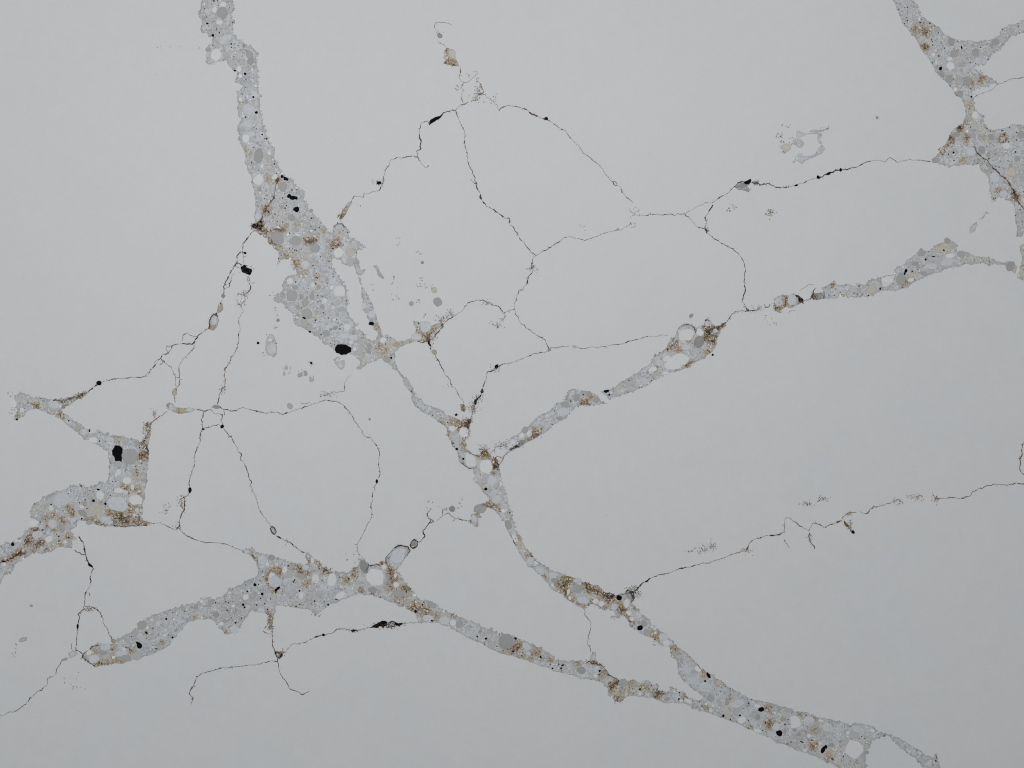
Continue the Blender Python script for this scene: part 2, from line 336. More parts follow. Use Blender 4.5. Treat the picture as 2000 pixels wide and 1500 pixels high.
stain('c', '1800,75,18,.6 1895,210,16,.8 1895,230,14,.6 1910,250,18,.5 1925,265,18,.4 1840,295,12,.6 1975,338,14,.7 1937,390,10,.9 1915,155,14,.5 1885,162,12,.5 1880,315,14,.4 1970,60,12,.4')
stain('u', '395,28,7,.7 412,68,7,.6 478,152,12,.6 474,158,9,.6 466,256,8,.7 467,270,7,.6 574,386,13,.5 560,350,9,.5 628,525,9,.6 727,622,9,.7 724,630,8,.7 498,1138,11,.6 510,1155,12,.5 478,1178,10,.7 540,1148,9,.5 286,1272,9,.5 256,1240,10,.5 280,1258,10,.4 1460,1376,9,.5 1505,1374,9,.5 1836,134,8,.7 1580,1440,8,.4 1690,1480,10,.5 100,1048,14,.25 14,1080,12,.35 160,975,16,.3 1246,1205,9,.4 1188,770,9,.6 180,955,14,.25 675,560,12,.4 690,560,10,.4 682,592,8,.4 640,560,10,.3 508,1118,8,.5 650,1172,10,.4')

stain('r', '882,104,6,.5 874,122,8,.8 884,126,8,.7 870,98,5,.6 872,116,6,.6 1516,600,10,.8 1538,594,8,.6 665,420,7,.8 672,410,7,.7 414,640,8,.7 430,602,7,.5 341,764,7,.7 355,802,8,.6 905,797,9,.8 835,655,12,.6 822,648,10,.4 524,1215,8,.9')
stain('d', '505,442,8,.8 512,436,6,.7 520,410,4,.6 972,906,7,.9 966,912,6,.8 918,826,7,.9 914,834,5,.7 1384,648,8,.8 1392,640,6,.8 1380,628,6,.8 1390,662,5,.6 840,664,5,.8 836,660,5,.6 1190,1164,8,.8 1178,1158,6,.6 1232,1160,8,.9 242,1014,6,.7 226,1012,5,.6 905,795,6,.5 1450,360,7,.6 1460,356,6,.8 1459,370,6,.5')

# ------------------------------------------------------------------ the veins (outlines)
vein('385,-60 391,-20 391,0 394,10 390,25 389,32 396,38 393,50 395,64 407,66 409,71 416,71 415,85 404,96 403,107 402,122 407,125 417,122 432,116 444,116 447,125 456,136 462,143 459,162 479,166 465,180 460,178 462,192 465,200 464,212 467,230 470,235 462,241 462,250 464,270 470,279 477,295 481,317 486,332 488,340 492,358 491,368 497,382 501,390 500,400 499,418 497,424 498,434 490,440 496,448 509,459 522,464 524,473 533,478 536,486 542,492 544,506 542,516 549,508 558,506 570,511 576,524 579,533 572,537 562,536 554,548 551,556 550,568 540,580 534,587 543,592 554,594 557,602 568,610 576,620 577,630 588,638 596,644 606,650 617,656 628,666 635,674 645,678 654,682 666,690 688,692 696,697 700,706 703,712 698,718 710,717 716,712 724,709 729,702 738,698 746,696 752,682 742,668 730,667 720,662 712,654 702,642 692,628 684,618 678,608 680,592 676,578 674,562 671,557 666,546 656,536 648,518 648,504 652,503 666,506 670,512 678,517 690,517 698,517 700,508 700,490 712,483 704,476 696,469 684,465 677,448 669,437 658,436 652,442 650,453 640,451 630,442 619,428 613,414 602,409 597,398 594,390 594,375 584,366 574,358 564,345 552,342 541,317 535,295 525,275 517,257 512,240 510,220 506,197 505,175 501,155 503,137 502,112 503,100 497,94 485,90 475,85 462,77 457,68 456,50 456,25 457,0 460,-30 452,-60')
vein('690,517 698,515 702,520 706,527 714,526 709,536 702,540 703,550 708,560 715,574 722,586 728,596 729,608 734,618 737,630 742,642 746,656 739,662 739,649 730,643 730,638 720,632 719,622 714,612 708,600 710,586 705,574 706,556 702,546 700,539 694,526', amp=.7)
vein('739,649 746,653 756,654 766,661 780,667 788,668 800,662 809,650 814,642 810,630 807,628 818,628 832,629 842,636 856,632 868,631 864,636 852,646 840,656 838,666 828,667 812,666 796,670 784,676 774,682 770,692 772,708 776,718 784,730 792,738 802,748 808,762 815,771 806,770 794,756 788,744 784,734 778,730 772,720 766,715 758,710 747,702 740,696 735,675', amp=.7)
vein('802,774 806,769 812,774 820,778 836,792 852,797 866,807 880,813 892,820 900,826 905,820 912,816 921,819 919,834 916,842 916,852 909,858 907,872 912,880 922,888 936,890 940,884 944,878 950,878 958,888 970,896 975,908 976,918 976,930 980,942 985,954 990,974 995,994 1000,1010 1005,1032 1014,1043 1019,1058 1026,1072 1038,1081 1044,1092 1056,1098 1072,1113 1086,1116 1108,1124 1130,1128 1140,1136 1148,1137 1160,1142 1172,1147 1182,1155 1196,1159 1204,1163 1216,1160 1226,1155 1238,1153 1237,1166 1233,1178 1240,1186 1252,1197 1266,1208 1273,1220 1286,1228 1300,1238 1308,1248 1320,1262 1330,1268 1344,1281 1358,1295 1368,1302 1378,1310 1388,1318 1402,1326 1416,1336 1430,1346 1450,1357 1475,1367 1500,1372 1525,1380 1562,1391 1587,1397 1612,1404 1632,1407 1660,1417 1665,1412 1682,1412 1705,1420 1715,1429 1740,1434 1720,1441 1705,1447 1697,1460 1687,1472 1692,1500 1700,1540 1660,1545 1637,1500 1612,1485 1575,1470 1540,1457 1500,1442 1470,1427 1445,1415 1420,1406 1398,1396 1372,1380 1360,1368 1373,1364 1370,1358 1360,1348 1348,1338 1336,1328 1327,1316 1321,1300 1322,1294 1312,1282 1308,1272 1308,1266 1303,1254 1296,1262 1280,1252 1272,1245 1262,1240 1252,1234 1240,1228 1230,1220 1224,1210 1220,1202 1212,1200 1204,1205 1195,1208 1201,1200 1198,1194 1190,1190 1181,1193 1174,1188 1166,1181 1156,1179 1144,1182 1140,1188 1130,1182 1122,1177 1112,1173 1102,1166 1094,1158 1086,1155 1077,1147 1066,1134 1054,1122 1042,1110 1030,1103 1020,1086 1009,1070 1006,1062 998,1045 992,1036 986,1022 976,1008 966,997 958,991 948,990 938,1001 932,1012 935,1024 932,1030 924,1024 912,1016 918,1015 921,1006 930,1003 925,998 928,990 938,984 948,981 955,976 947,962 940,956 936,948 927,938 929,930 925,925 924,917 912,912 906,908 898,898 896,890 890,878 882,870 880,862 876,854 870,849 874,846 871,835 860,828 850,820 840,812 826,806 818,798 808,788', amp=.8)
vein('1735,1435 1755,1441 1775,1454 1795,1465 1810,1476 1825,1481 1829,1470 1834,1500 1850,1540 1815,1530 1805,1500 1790,1482 1770,1470 1752,1455 1742,1445', amp=.5)
vein('162,1278 168,1272 180,1263 194,1259 208,1256 218,1256 215,1245 213,1240 220,1247 230,1248 240,1241 256,1234 270,1222 284,1209 300,1203 320,1194 340,1188 358,1184 374,1178 380,1180 390,1172 406,1168 420,1171 436,1163 448,1154 466,1144 484,1135 502,1124 504,1112 498,1098 490,1086 478,1083 473,1076 480,1072 494,1073 500,1080 512,1082 524,1085 536,1087 544,1088 556,1096 576,1100 592,1103 600,1101 598,1088 599,1080 608,1086 622,1096 630,1110 644,1115 660,1120 678,1121 690,1111 700,1102 702,1093 709,1091 718,1100 723,1105 740,1103 746,1097 755,1100 754,1090 760,1080 770,1071 784,1066 798,1068 797,1080 788,1092 780,1108 777,1114 788,1132 800,1148 820,1170 836,1174 848,1178 860,1189 874,1197 884,1197 900,1206 920,1213 940,1222 960,1231 980,1238 996,1240 1012,1247 1028,1252 1040,1262 1060,1272 1081,1283 1083,1288 1100,1291 1112,1294 1118,1287 1128,1292 1152,1292 1151,1282 1155,1275 1164,1277 1166,1286 1169,1295 1181,1306 1188,1318 1200,1324 1208,1328 1226,1330 1238,1328 1252,1334 1265,1329 1272,1338 1286,1339 1283,1348 1294,1350 1306,1351 1310,1340 1322,1349 1336,1354 1346,1364 1360,1368 1380,1374 1400,1385 1412,1403 1386,1393 1366,1387 1350,1382 1338,1375 1324,1374 1306,1372 1288,1367 1270,1362 1250,1360 1230,1357 1220,1364 1217,1370 1206,1372 1198,1370 1197,1363 1188,1356 1186,1342 1174,1332 1160,1328 1134,1325 1116,1320 1098,1314 1080,1308 1066,1300 1050,1298 1040,1296 1020,1288 1000,1280 980,1275 960,1266 940,1257 920,1247 900,1238 880,1228 872,1225 854,1217 830,1216 816,1215 814,1202 806,1192 784,1186 766,1176 740,1168 722,1163 700,1160 686,1166 674,1171 654,1177 640,1183 632,1189 616,1200 612,1191 598,1189 576,1185 560,1182 538,1182 536,1200 533,1216 532,1232 524,1228 526,1212 522,1200 514,1194 500,1197 492,1193 486,1200 478,1206 472,1222 466,1232 452,1237 438,1239 436,1232 428,1228 420,1218 410,1208 400,1210 384,1208 366,1216 354,1230 338,1247 328,1262 312,1272 292,1279 274,1286 256,1290 240,1294 220,1293 200,1298 186,1301 174,1294 166,1286', amp=.8)
vein('28,776 38,768 50,771 64,776 80,778 100,781 112,782 128,779 144,775 152,774 170,766 160,776 148,780 138,788 130,794 120,800 122,806 134,812 144,824 160,832 174,838 184,844 192,838 200,844 216,849 232,852 242,852 254,858 266,860 274,864 280,856 286,846 284,828 290,824 297,826 294,848 290,868 291,886 288,910 286,924 287,946 282,962 284,972 280,980 280,990 276,1008 286,1018 298,1023 286,1028 260,1028 244,1029 220,1026 196,1026 180,1021 166,1020 152,1017 148,1026 138,1034 140,1044 150,1052 142,1058 140,1071 120,1070 100,1078 80,1080 62,1081 46,1090 30,1104 22,1118 8,1122 0,1138 -30,1180 -60,1215 -75,1190 -50,1120 -25,1085 0,1066 12,1061 24,1059 38,1049 48,1040 54,1032 74,1030 76,1018 60,1012 60,1002 64,990 72,980 88,970 108,960 128,956 144,947 160,948 176,950 186,948 192,943 208,943 214,932 215,912 212,890 210,882 200,874 188,868 174,860 160,852 148,843 132,830 120,818 108,810 94,808 84,802 74,798 60,799 52,804 44,812 36,818 30,820 31,811 36,802 33,792 30,784', amp=.8)
vein('990,887 995,877 1006,872 1016,866 1010,860 1001,857 1012,847 1021,837 1032,832 1042,822 1060,807 1077,801 1086,787 1105,782 1107,771 1117,762 1140,762 1155,765 1167,772 1175,784 1182,786 1167,790 1150,791 1132,789 1122,797 1115,805 1105,815 1085,827 1070,842 1055,850 1037,860 1020,870 1002,877', amp=.8)
vein('1172,765 1185,761 1200,757 1215,745 1227,737 1240,732 1255,722 1271,710 1274,700 1287,690 1302,677 1307,662 1320,652 1325,642 1335,635 1347,634 1359,644 1367,637 1375,635 1376,624 1382,621 1392,635 1400,637 1417,630 1420,636 1405,646 1400,662 1395,675 1387,690 1375,700 1355,706 1347,716 1325,724 1310,729 1295,736 1275,742 1255,757 1232,765 1202,776 1190,782 1186,772 1176,767', amp=.8)
vein('1511,583 1521,580 1532,577 1541,578 1550,574 1562,580 1569,590 1556,595 1544,601 1535,598 1520,611 1514,607 1512,595', amp=.6, rim=.7)
vein('1586,571 1596,573 1607,571 1609,583 1596,586 1588,582', amp=.5, rim=.9)
vein('1608,562 1622,554 1629,547 1637,556 1652,556 1670,557 1674,551 1688,556 1703,544 1721,541 1724,558 1734,560 1744,552 1749,536 1749,523 1763,517 1772,508 1787,499 1799,485 1814,490 1820,485 1829,478 1844,473 1851,463 1859,470 1871,478 1868,491 1877,491 1892,496 1907,502 1928,503 1943,508 1941,515 1922,512 1895,515 1868,521 1841,529 1817,536 1793,544 1781,553 1769,562 1748,568 1724,566 1706,577 1670,580 1640,580 1610,583', amp=.8)
vein('1960,515 1964,511 1973,510 1985,520 1983,533 1973,529 1965,520', amp=.5)
vein('1991,481 1998,478 2012,478 2030,500 2060,520 2070,560 2030,556 2000,548 1988,541 1992,532 1994,520 1998,505 1994,492', amp=.7)
vein('1700,-60 1743,0 1753,20 1763,43 1780,67 1800,93 1817,117 1827,140 1847,158 1860,173 1867,187 1878,193 1885,207 1887,223 1880,240 1863,253 1853,270 1837,290 1830,300 1819,313 1833,320 1860,325 1883,322 1913,318 1917,333 1930,347 1930,360 1937,380 1937,395 1950,383 1970,392 1977,397 1983,420 1982,430 1987,447 1983,467 1997,462 2004,440 2030,470 2060,480 2085,440 2090,330 2085,262 2050,248 2000,245 1980,243 1960,250 1940,255 1925,247 1920,230 1907,217 1902,203 1897,190 1897,175 1923,170 1950,163 1933,152 1913,143 1903,133 1907,127 1925,125 1937,105 1953,97 1963,83 1977,68 1993,63 2012,58 2060,30 2085,-10 2040,-5 2000,38 1983,48 1970,48 1957,57 1953,70 1933,78 1910,80 1873,77 1847,68 1837,57 1817,43 1800,30 1797,13 1782,0 1765,-60', amp=.8)

# little bodies of the same aggregate lying loose in the white
for s_, rim_ in (('518,680 520,668 524,658 530,652 535,656 538,668 541,680 540,694 534,698 520,692', .5),
    ('651,702 660,696 664,700 660,706 672,704 672,716 666,723 656,714', .5),
    ('728,519 737,518 743,532 752,545 748,546 738,538 734,526', .7),
    ('324,792 330,786 337,787 342,795 355,797 370,795 382,799 375,805 357,807 340,805 327,800', .5),
    ('412,795 425,789 434,796 422,799', .8),
    ('133,1276 143,1270 153,1276 146,1282 136,1285', .5), ('120,1288 131,1284 134,1287 122,1292', .6),
    ('867,100 872,92 885,97 892,115 897,130 880,127 866,124 876,114', .35),
    ('1555,267 1557,255 1575,260 1600,257 1595,262 1575,262 1560,270', .3),
    ('1552,312 1555,305 1575,305 1590,302 1605,282 1612,290 1605,300 1590,307 1575,312 1565,320', .5),
    ('1597,258 1606,262 1602,270 1607,280 1602,282 1597,270', .3), ('1554,270 1564,270 1572,280 1566,290 1556,288 1549,278', .25), ('1556,302 1566,298 1570,304 1560,307', .2), ('1580,257 1590,253 1604,254 1612,252 1606,257 1590,259', .3),
    ('1940,508 1952,511 1963,513 1963,518 1950,516 1940,515', .4), ('1568,588 1576,584 1587,578 1587,582 1577,588', .4),
    ('1893,454 1895,443 1907,433 1910,439 1904,451 1896,455', .5),
    ('1434,365 1442,357 1455,355 1465,352 1465,360 1459,364 1464,375 1455,372 1442,370', 1.6),
    ('36,1252 40,1246 53,1245 52,1251 40,1254', .8),
    ('757,1219 766,1213 774,1216 770,1223 760,1225', .9), ('336,768 341,757 347,758 345,770 340,775', .8),
    ('432,576 437,571 441,577 437,584', .9), ('424,604 428,594 434,592 436,602 430,611 424,612', .9),
    ('410,622 414,614 424,616 428,626 424,640 416,646 406,642 410,632', .8),
    ('528,1033 531,1027 536,1029 539,1038 536,1044 531,1041', 1.4), ('537,1275 543,1273 550,1278 546,1286 541,1284', 1.6),
    ('803,1058 809,1053 817,1058 814,1068 806,1071 801,1066', 1.3),
    ('666,418 672,408 680,396 687,394 684,402 676,414 668,428 662,428', .8),
    ('899,790 906,788 911,798 908,806 901,803', .9), ('842,686 847,682 853,689 848,694', .8)):
    vein(s_, 'inclusion', amp=.45, rim=rim_, grid=3.0)

# ------------------------------------------------------------------ pebbles set in the veins
NSEG = 14
def pebble_mesh(name, mat, seed, rough):
    rr = random.Random(seed); v, f = [], []
    ph = [rr.uniform(0, 6.28) for _ in range(4)]
    def rad(a):
        return 1 + rough * (0.55 * math.sin(2 * a + ph[0]) + 0.5 * math.sin(3 * a + ph[1]) + 0.35 * math.sin(5 * a + ph[2]) + 0.25 * rr.uniform(-1, 1))
    nc = rr.choice((5, 6, 6, 7, 8)); cs = []                       # a blunt polygon: corners, then chords between them
    for i in range(nc):
        a = 2 * math.pi * (i + rr.uniform(-.28, .28)) / nc; q = 1.06 + rough * rr.uniform(-1, 1); cs.append((q * math.cos(a), q * math.sin(a)))
    def chord(a):
        for i in range(nc):
            (x1, y1), (x2, y2) = cs[i], cs[(i + 1) % nc]; dx, dy = math.cos(a), math.sin(a); ex, ey = x2 - x1, y2 - y1
            det = dx * -ey + dy * ex
            if abs(det) < 1e-9: continue
            r_ = (x1 * -ey + y1 * ex) / det; u = (dx * y1 - dy * x1) / det
            if r_ > 0 and -1e-6 <= u <= 1 + 1e-6: return r_
        return 1.0
    rs = [0.86 * chord(2 * math.pi * i / NSEG) + 0.14 * rad(2 * math.pi * i / NSEG) for i in range(NSEG)]
    v.append((0, 0, 0.00002))
    for k, (sc_, z) in enumerate(((0.93, 0.0), (1.0, -0.0002))):
        for i in range(NSEG):
            a = 2 * math.pi * i / NSEG; v.append((math.cos(a) * rs[i] * sc_, math.sin(a) * rs[i] * sc_, z))
    for i in range(NSEG):
        j = (i + 1) % NSEG
        f.append((0, 1 + i, 1 + j)); f.append((1 + i, 1 + NSEG + i, 1 + NSEG + j, 1 + j))
    me = bpy.data.meshes.new(name); me.from_pydata(v, [], f); me.materials.append(mat)
    return me
NAMES = dict(g='grey_pebble', l='pale_grey_pebble', b='milky_pebble', w='white_pebble', t='tan_pebble', c='cream_pebble', d='dark_pebble', k='black_chip')
VAR = {k: [pebble_mesh(NAMES[k], M[k], 40 + i * 7 + ord(k), 0.26 if k == 'k' else 0.20 if k == 'w' else 0.16) for i in range(9)] for k in NAMES}
PLACED = []
def owner(x, y):
    for o, Q in VEINS:
        lo, hi = Q.min(0), Q.max(0)
        if lo[0] <= x <= hi[0] and lo[1] <= y <= hi[1] and inside(Q, np.array([[x, y]]))[0]: return o
    return slab
def pebble(kind, x, y, rx, ry=None, rot=None, own=None):
    ry = ry or rx
    if rot is None: rot = R.uniform(-0.25, 0.25) if abs(rx - ry) > 1 else R.uniform(0, 6.28)
    o = link(NAMES[kind], R.choice(VAR[kind]), None, own or owner(x, y), X(x, y, TOP + 0.00026 + R.uniform(0, 0.00012) + (0.0001 if kind == 'k' else 0)))
    o.scale = (rx * S, ry * S, 1); o.rotation_euler[2] = rot
    PLACED.append((x, y, max(rx, ry)))
    return o
def pebbles(kind, s):
    for p in s.split():
        a = [float(v) for v in p.split(',')]; pebble(kind, *a)

pebbles('g', '434,26,11,13 407,97,5,6 487,107,7,8 489,120,7,6 506,304,9,14 552,364,10,10 569,425,8,7 542,465,13,13 578,470,12,9 615,484,9,10 570,578,11,12 588,579,5 609,578,4.5,8 596,591,7,8 577,561,6,4 599,613,11,10 638,651,8,6 722,676,6,5 720,686,5 756,701,9,7 254,891,15,16 278,972,5,6 267,864,6,5 161,1002,11,6,-.5 121,1030,6,10 174,1020,7,5 277,1221,8,9 412,1178,8,7 244,1285,13,6,.05 201,1274,8,5 588,1125,8,5 530,1089,7,6 728,1152,9,6 779,1160,9,8 758,1126,6,6 760,1138,5,4 987,1252,15,15 897,1219,8,7 843,1181,11,6,-.5 993,1024,7,10,.5 1083,1134,7,5,-.5 938,993,11,9 1026,839,6,6 1104,790,9,6 1092,817,6,4 1165,781,7,6 1150,770,5,6 1128,1150,11,9 1228,1164,6,5 1258,1218,7,6 1136,1309,9,7 1216,1334,9,8 1388,1363,8,7 1877,497,8,6 1805,534,7,4 1760,545,10,12 1800,494,9,7 1787,515,7,5 1850,470,6,7 1858,82,7,9 1905,102,8,9 1890,158,9,9 1875,183,7,6 1868,262,7,5 1828,313,8,5 1918,293,7,9 1930,302,4,5 1930,322,6,5 1987,310,6,6 1995,263,8,8 1974,520,8,10,-.6 855,590,9,9 1303,1365,7,4 586,733,4,5 597,730,4,4 1624,1455,6,4')
pebbles('l', '616,443,5 616,429,4 579,449,6,4 508,389,5 660,591,5 608,508,5 619,511,4 621,650,5,6 637,632,4 666,604,8,4 659,614,4 794,748,6,8 231,908,5,4 239,854,4 244,865,4,3 151,836,7,6 130,784,5,4 36,1089,4 57,1070,4 242,1245,4 350,1224,4 390,1180,4 366,1210,4 476,1146,5 465,1165,7,7 438,1204,5 566,1124,5 568,1167,4 623,1160,6 1263,1234,7,6 1542,1387,8,4 1595,1414,5 1785,35,5,6 1830,57,6 1877,127,5 1865,137,5 1878,137,4 1997,350,5 1860,480,6 856,636,6,5 1122,677,4.5,3 566,793,6 609,741,5,4 559,719,4,4 555,730,4,3 604,637,5,3.5')
pebbles('b', '523,442,7,7 504,423,6,6 596,518,9,9 726,614,7,8 814,658,11,7 832,638,11,12 672,658,11,6 164,844,7,6 104,790,10,9 214,858,8,5 120,978,18,13,.2 230,984,19,15 102,1023,9,9 74,1044,12,8 268,996,5 206,1014,10,6 184,1288,11,9 206,1264,10,8 238,1276,13,6 597,1109,8,6 512,1094,9,10 482,1078,6,4.5 536,1136,13,12 777,1086,12,17,-.65 868,1212,10,8 836,1208,11,7 1028,1262,10,7,-.5 1036,1096,8,8 1056,1114,9,7 1080,1124,9,6 960,940,10,9 970,976,9,8 926,1014,6,8 1100,805,12,9 1340,679,9,6 1287,709,8,7 1381,632,5,6 1397,646,4.5 1138,1172,13,8 1128,1134,8,5 1200,1186,8,7 1246,1202,7,7 1296,1244,9,8 1342,1308,9,8 1378,1344,14,10 1580,1407,10,8 1617,1422,10,8 1677,1425,13,7 1547,586,10,9 1521,590,8,8 1943,347,10,10 1897,297,9,9 530,682,9,11 665,714,5,5 419,628,5,9 484,1186,7,5 1850,512,14,8 1820,520,10,7 333,793,4,4 370,800,7,3.5 143,1277,6,4.5 1166,1308,8,7')
pebbles('w', '436,9,7,5 419,20,5,7 429,44,7,5 422,107,11,13 467,135,5,7 480,271,7,9 504,352,10,11 537,346,6,5 526,299,4 512,325,3,5 470,194,4 661,494,11,11 566,506,4,3 611,557,5,4 648,561,4,5 664,569,12,12 634,588,5,6 622,497,3 566,549,6,7 678,639,6,7 698,641,4 686,669,5,4 693,682,4 748,665,7,6 182,860,9,6 178,842,5 232,922,6,5 227,928,4,3 248,938,9,8 259,952,4,6 232,958,9,6 266,976,13,11 26,788,7,9 43,801,4,5 196,968,9,8 96,1053,8,7 100,993,5 128,1058,4 8,1102,5 65,1022,11,8 160,990,5,4 32,1056,4 174,1274,6,6 242,1267,4 433,1218,4 480,1166,6,7 324,1231,2.5 297,1211,3 556,1113,5,8 616,1131,8,10 648,1133,10,14 733,1128,18,18 588,1164,5,8 665,1164,11,7,.5 531,1125,6,8 522,1103,4,6 541,1102,3 610,1095,4,6 750,1107,5 773,1142,6 772,1124,3,5 885,1216,6,7 877,1226,3 1006,1052,5,10,.5 1048,1098,6,5 883,837,8,6 906,844,9,10 919,900,11,15,.4 950,911,12,15,-.3 978,945,3,6 1019,851,6 1034,847,5,7 1341,654,17,13,.3 1322,707,25,16,.3 1275,722,9,5 1300,729,7,3 1367,649,8 1302,700,8,6,.6 1163,1174,6,5 1175,1179,6 1110,1156,3,6 1224,1179,5,9 1228,1197,6,5 1234,1209,5,4 1302,1256,8,6 1113,1168,4,3 1079,1143,3 1163,1320,4 1250,1355,4,3 1344,1369,8,4,-.4 1317,1351,3 1365,1306,7,8 1388,1388,4 1392,1378,3 1379,1375,3 1479,1379,6,4 1449,1406,8,7 1480,1427,8,4,-.3 1554,1411,11,13,.6 1572,1466,5,3 1580,1437,4 1704,1427,5,4 1656,1431,4 1602,1452,3 1669,1464,18,20 1856,500,10,5 1734,547,10,7 1779,547,6,4 1857,130,8,9 1855,115,5,4 1823,107,4 1905,225,6,8 1965,285,8,7 372,797,2 528,664,4,3 660,703,3,3 1548,1419,4 1274,1224,3 1279,1228,3 1280,1236,3')
pebbles('c', '683,493,9,10 186,996,14,8,-.5 527,327,5 1703,565,8 1975,337,10,9 1536,288,11,8 848,567,6 1404,1333,7,5 884,106,7,10,.3')
pebbles('t', '774,673,8,5 1619,1472,8,5 803,593,5,4.5 848,688,5,5 357,802,8,4 341,766,4,7 430,602,3.5,6 415,640,5,4 674,412,3.5,7,-.5 1520,606,4,4 126,1288,5,2.6')
pebbles('d', '1365,667,10,12,-.4 1019,864,7,5,.4 711,1106,8,13,.25 809,1061,6,6 1599,578,7,5 883,994,6 859,70,4.5,5 330,792,4.5,4.5 1073,683,3.5 436,578,3.5 423,794,7,3 1713,230,3 825,513,3 722,819,2.5,2 61,1183,3.2,2 1350,617,3.5 543,626,3.5,3')
pebbles('k', '558,349,6,3.5,-.5 551,345,3 542,354,2 571,386,6,4 565,383,4,4 578,387,4,3 580,409,6,5 576,408,4,3 725,632,5.5,3.5 594,621,4,2,-.5 605,648,3,2,-.6 764,699,2 175,841,1.6,3.2 33,819,2 25,1063,3,4 183,978,3 206,984,2.5 100,985,1.6 192,956,3,1.8 7,1097,4,1.6 160,1013,1.6 272,1261,5,6.5,.5 268,1255,2.5 286,1236,2,3 325,1209,2 460,1216,2 475,1181,2.5 478,1186,2 337,1245,2 305,1267,3,1 543,1149,5,3,.6 539,1153,3 498,1142,3 483,1155,2 512,1160,2.5 585,1154,2 641,1181,2 1007,1247,3,2.5 949,1247,2.2 812,1194,2.6 844,1212,3,1.6 1002,1272,2 1056,1283,3,2 949,955,3.5,3 892,877,2.6 905,896,2.2 1184,764,6,3.2,.2 1190,771,2 1250,1226,6,5 1209,1167,5,5 1384,1319,3,6.5,.5 1413,1398,3,2 1099,1299,2,3 1096,1305,2 1079,1305,1.6 1171,1310,2.4 1250,1346,2 1326,1365,2 1377,1330,2 1487,1385,6,4,.4 1522,1432,6,6 1608,1464,4,8,-.5 1613,1458,4,3 1412,1398,2 1445,1397,2 1566,1449,4,1.3,-.4 1626,1482,3,1.2,-.6 1564,586,5,5,-.5 1769,529,3,5,-.5 1767,535,2 1719,564,1.6,3 1808,507,2 1823,501,3.4,1.1 1897,189,2 1862,298,2 1837,134,3,4,-.5 1878,93,1.6,3 1983,297,1.6 418,2,1.8 405,46,1.8,2.6 423,57,1.2 416,69,2.6 452,86,1.6 501,220,2.6 480,229,1.6 495,190,2.2 459,138,2 512,263,1.8 521,271,1.6 479,144,2.5 525,414,1.6 537,418,1.4 1007,1052,.8 193,748,5,4.5 504,670,2.6 608,709,2,3,.5 891,810,2.6 1097,1310,1 1392,693,2.2 1184,1006,.5 1618,339,4,2.6,.3 1598,346,4,3 1642,332,3.5,2.6 1470,1085,.5 1666,1039,4,3,-.6 736,940,2.4,4 397,838,3,1.6 434,833,4,3.4 371,957,3,6 152,1223,2,4.5 1067,232,3,3 970,716,3.5,4.5,-.5 740,357,4.5,3.2 479,494,2.4 1540,366,.6 632,1240,3,3 1555,362,4,2')

pebbles('d', '1449,363,9,5,.35 1460,371,3.5,4 1440,364,5,3.5')
pebbles('b', '441,76,15,8,.5 486,213,13,12 484,243,9,7 490,262,8,6 498,186,8,7 510,1192,7,5 650,550,8,6 690,660,9,6 1350,1330,12,8 1440,1375,14,8')
pebbles('g', '655,640,5,4 629,598,5,4 582,600,4.5,4 690,650,4,3.5 560,440,5 640,470,5,4 1480,1400,6,5 1530,1405,6,4 1420,1372,5,4')
def outlined(s, kind='k', own=None):            # a chip with its own traced outline
    P = pts(s); Q = jag(P, 0.75, np.random.RandomState(len(PLACED)), 1.8); c = Q.mean(0)
    vs, es, fs, *_ = delaunay_2d_cdt([Vector(p - c) for p in Q], [(i, (i + 1) % len(Q)) for i in range(len(Q))], [], 1, 1e-5)
    n = len(vs); z1, z0 = 0.0, -0.0003
    v = [(p.x * S, -p.y * S, z1) for p in vs] + [(p.x * S, -p.y * S, z0) for p in vs]; f = []; use = set()
    for t_ in fs:
        a, b, d = (vs[i] for i in t_[:3])
        ar = (b.x - a.x) * (d.y - a.y) - (b.y - a.y) * (d.x - a.x)
        t_ = list(t_) if ar < 0 else list(reversed(t_)); f.append(t_)
        for i in range(len(t_)): use.add((t_[i], t_[(i + 1) % len(t_)]))
    for a, b in list(use):
        if (b, a) not in use: f.append((b, a, a + n, b + n))
    me = bpy.data.meshes.new(NAMES[kind]); me.from_pydata(v, [], f)
    o = link(NAMES[kind], me, M[kind], own or owner(*c), X(c[0], c[1], TOP + 0.00042))
    PLACED.append((c[0], c[1], 12))
outlined('654,683 658,674 666,672 676,674 682,678 688,681 686,686 678,691 666,692 657,689')
outlined('219,880 225,872 232,872 239,878 236,884 237,892 239,903 233,901 226,898 220,888')
outlined('470,522 476,519 480,521 490,528 488,536 480,533 472,528')
outlined('172,1099 177,1101 183,1110 177,1108 173,1104')
outlined('838,245 840,238 848,233 857,228 865,223 860,231 850,236 843,240')
outlined('926,790 929,780 934,774 941,766 938,774 933,782 930,790')
outlined('685,1231 692,1228 700,1230 696,1233 688,1234')
outlined('722,1226 730,1222 738,1217 748,1214 757,1215 754,1222 742,1224 730,1226')
outlined('771,1216 780,1216 789,1218 784,1222 774,1224')
outlined('1452,357 1460,353 1466,351 1464,358 1456,361')
outlined('491,441 496,436 503,435 505,441 500,448 496,447')
pebbles('k', '509,433,3,2 512,441,2,3 508,447,2.4,2')
outlined('836,664 840,668 843,674 840,676 836,670')

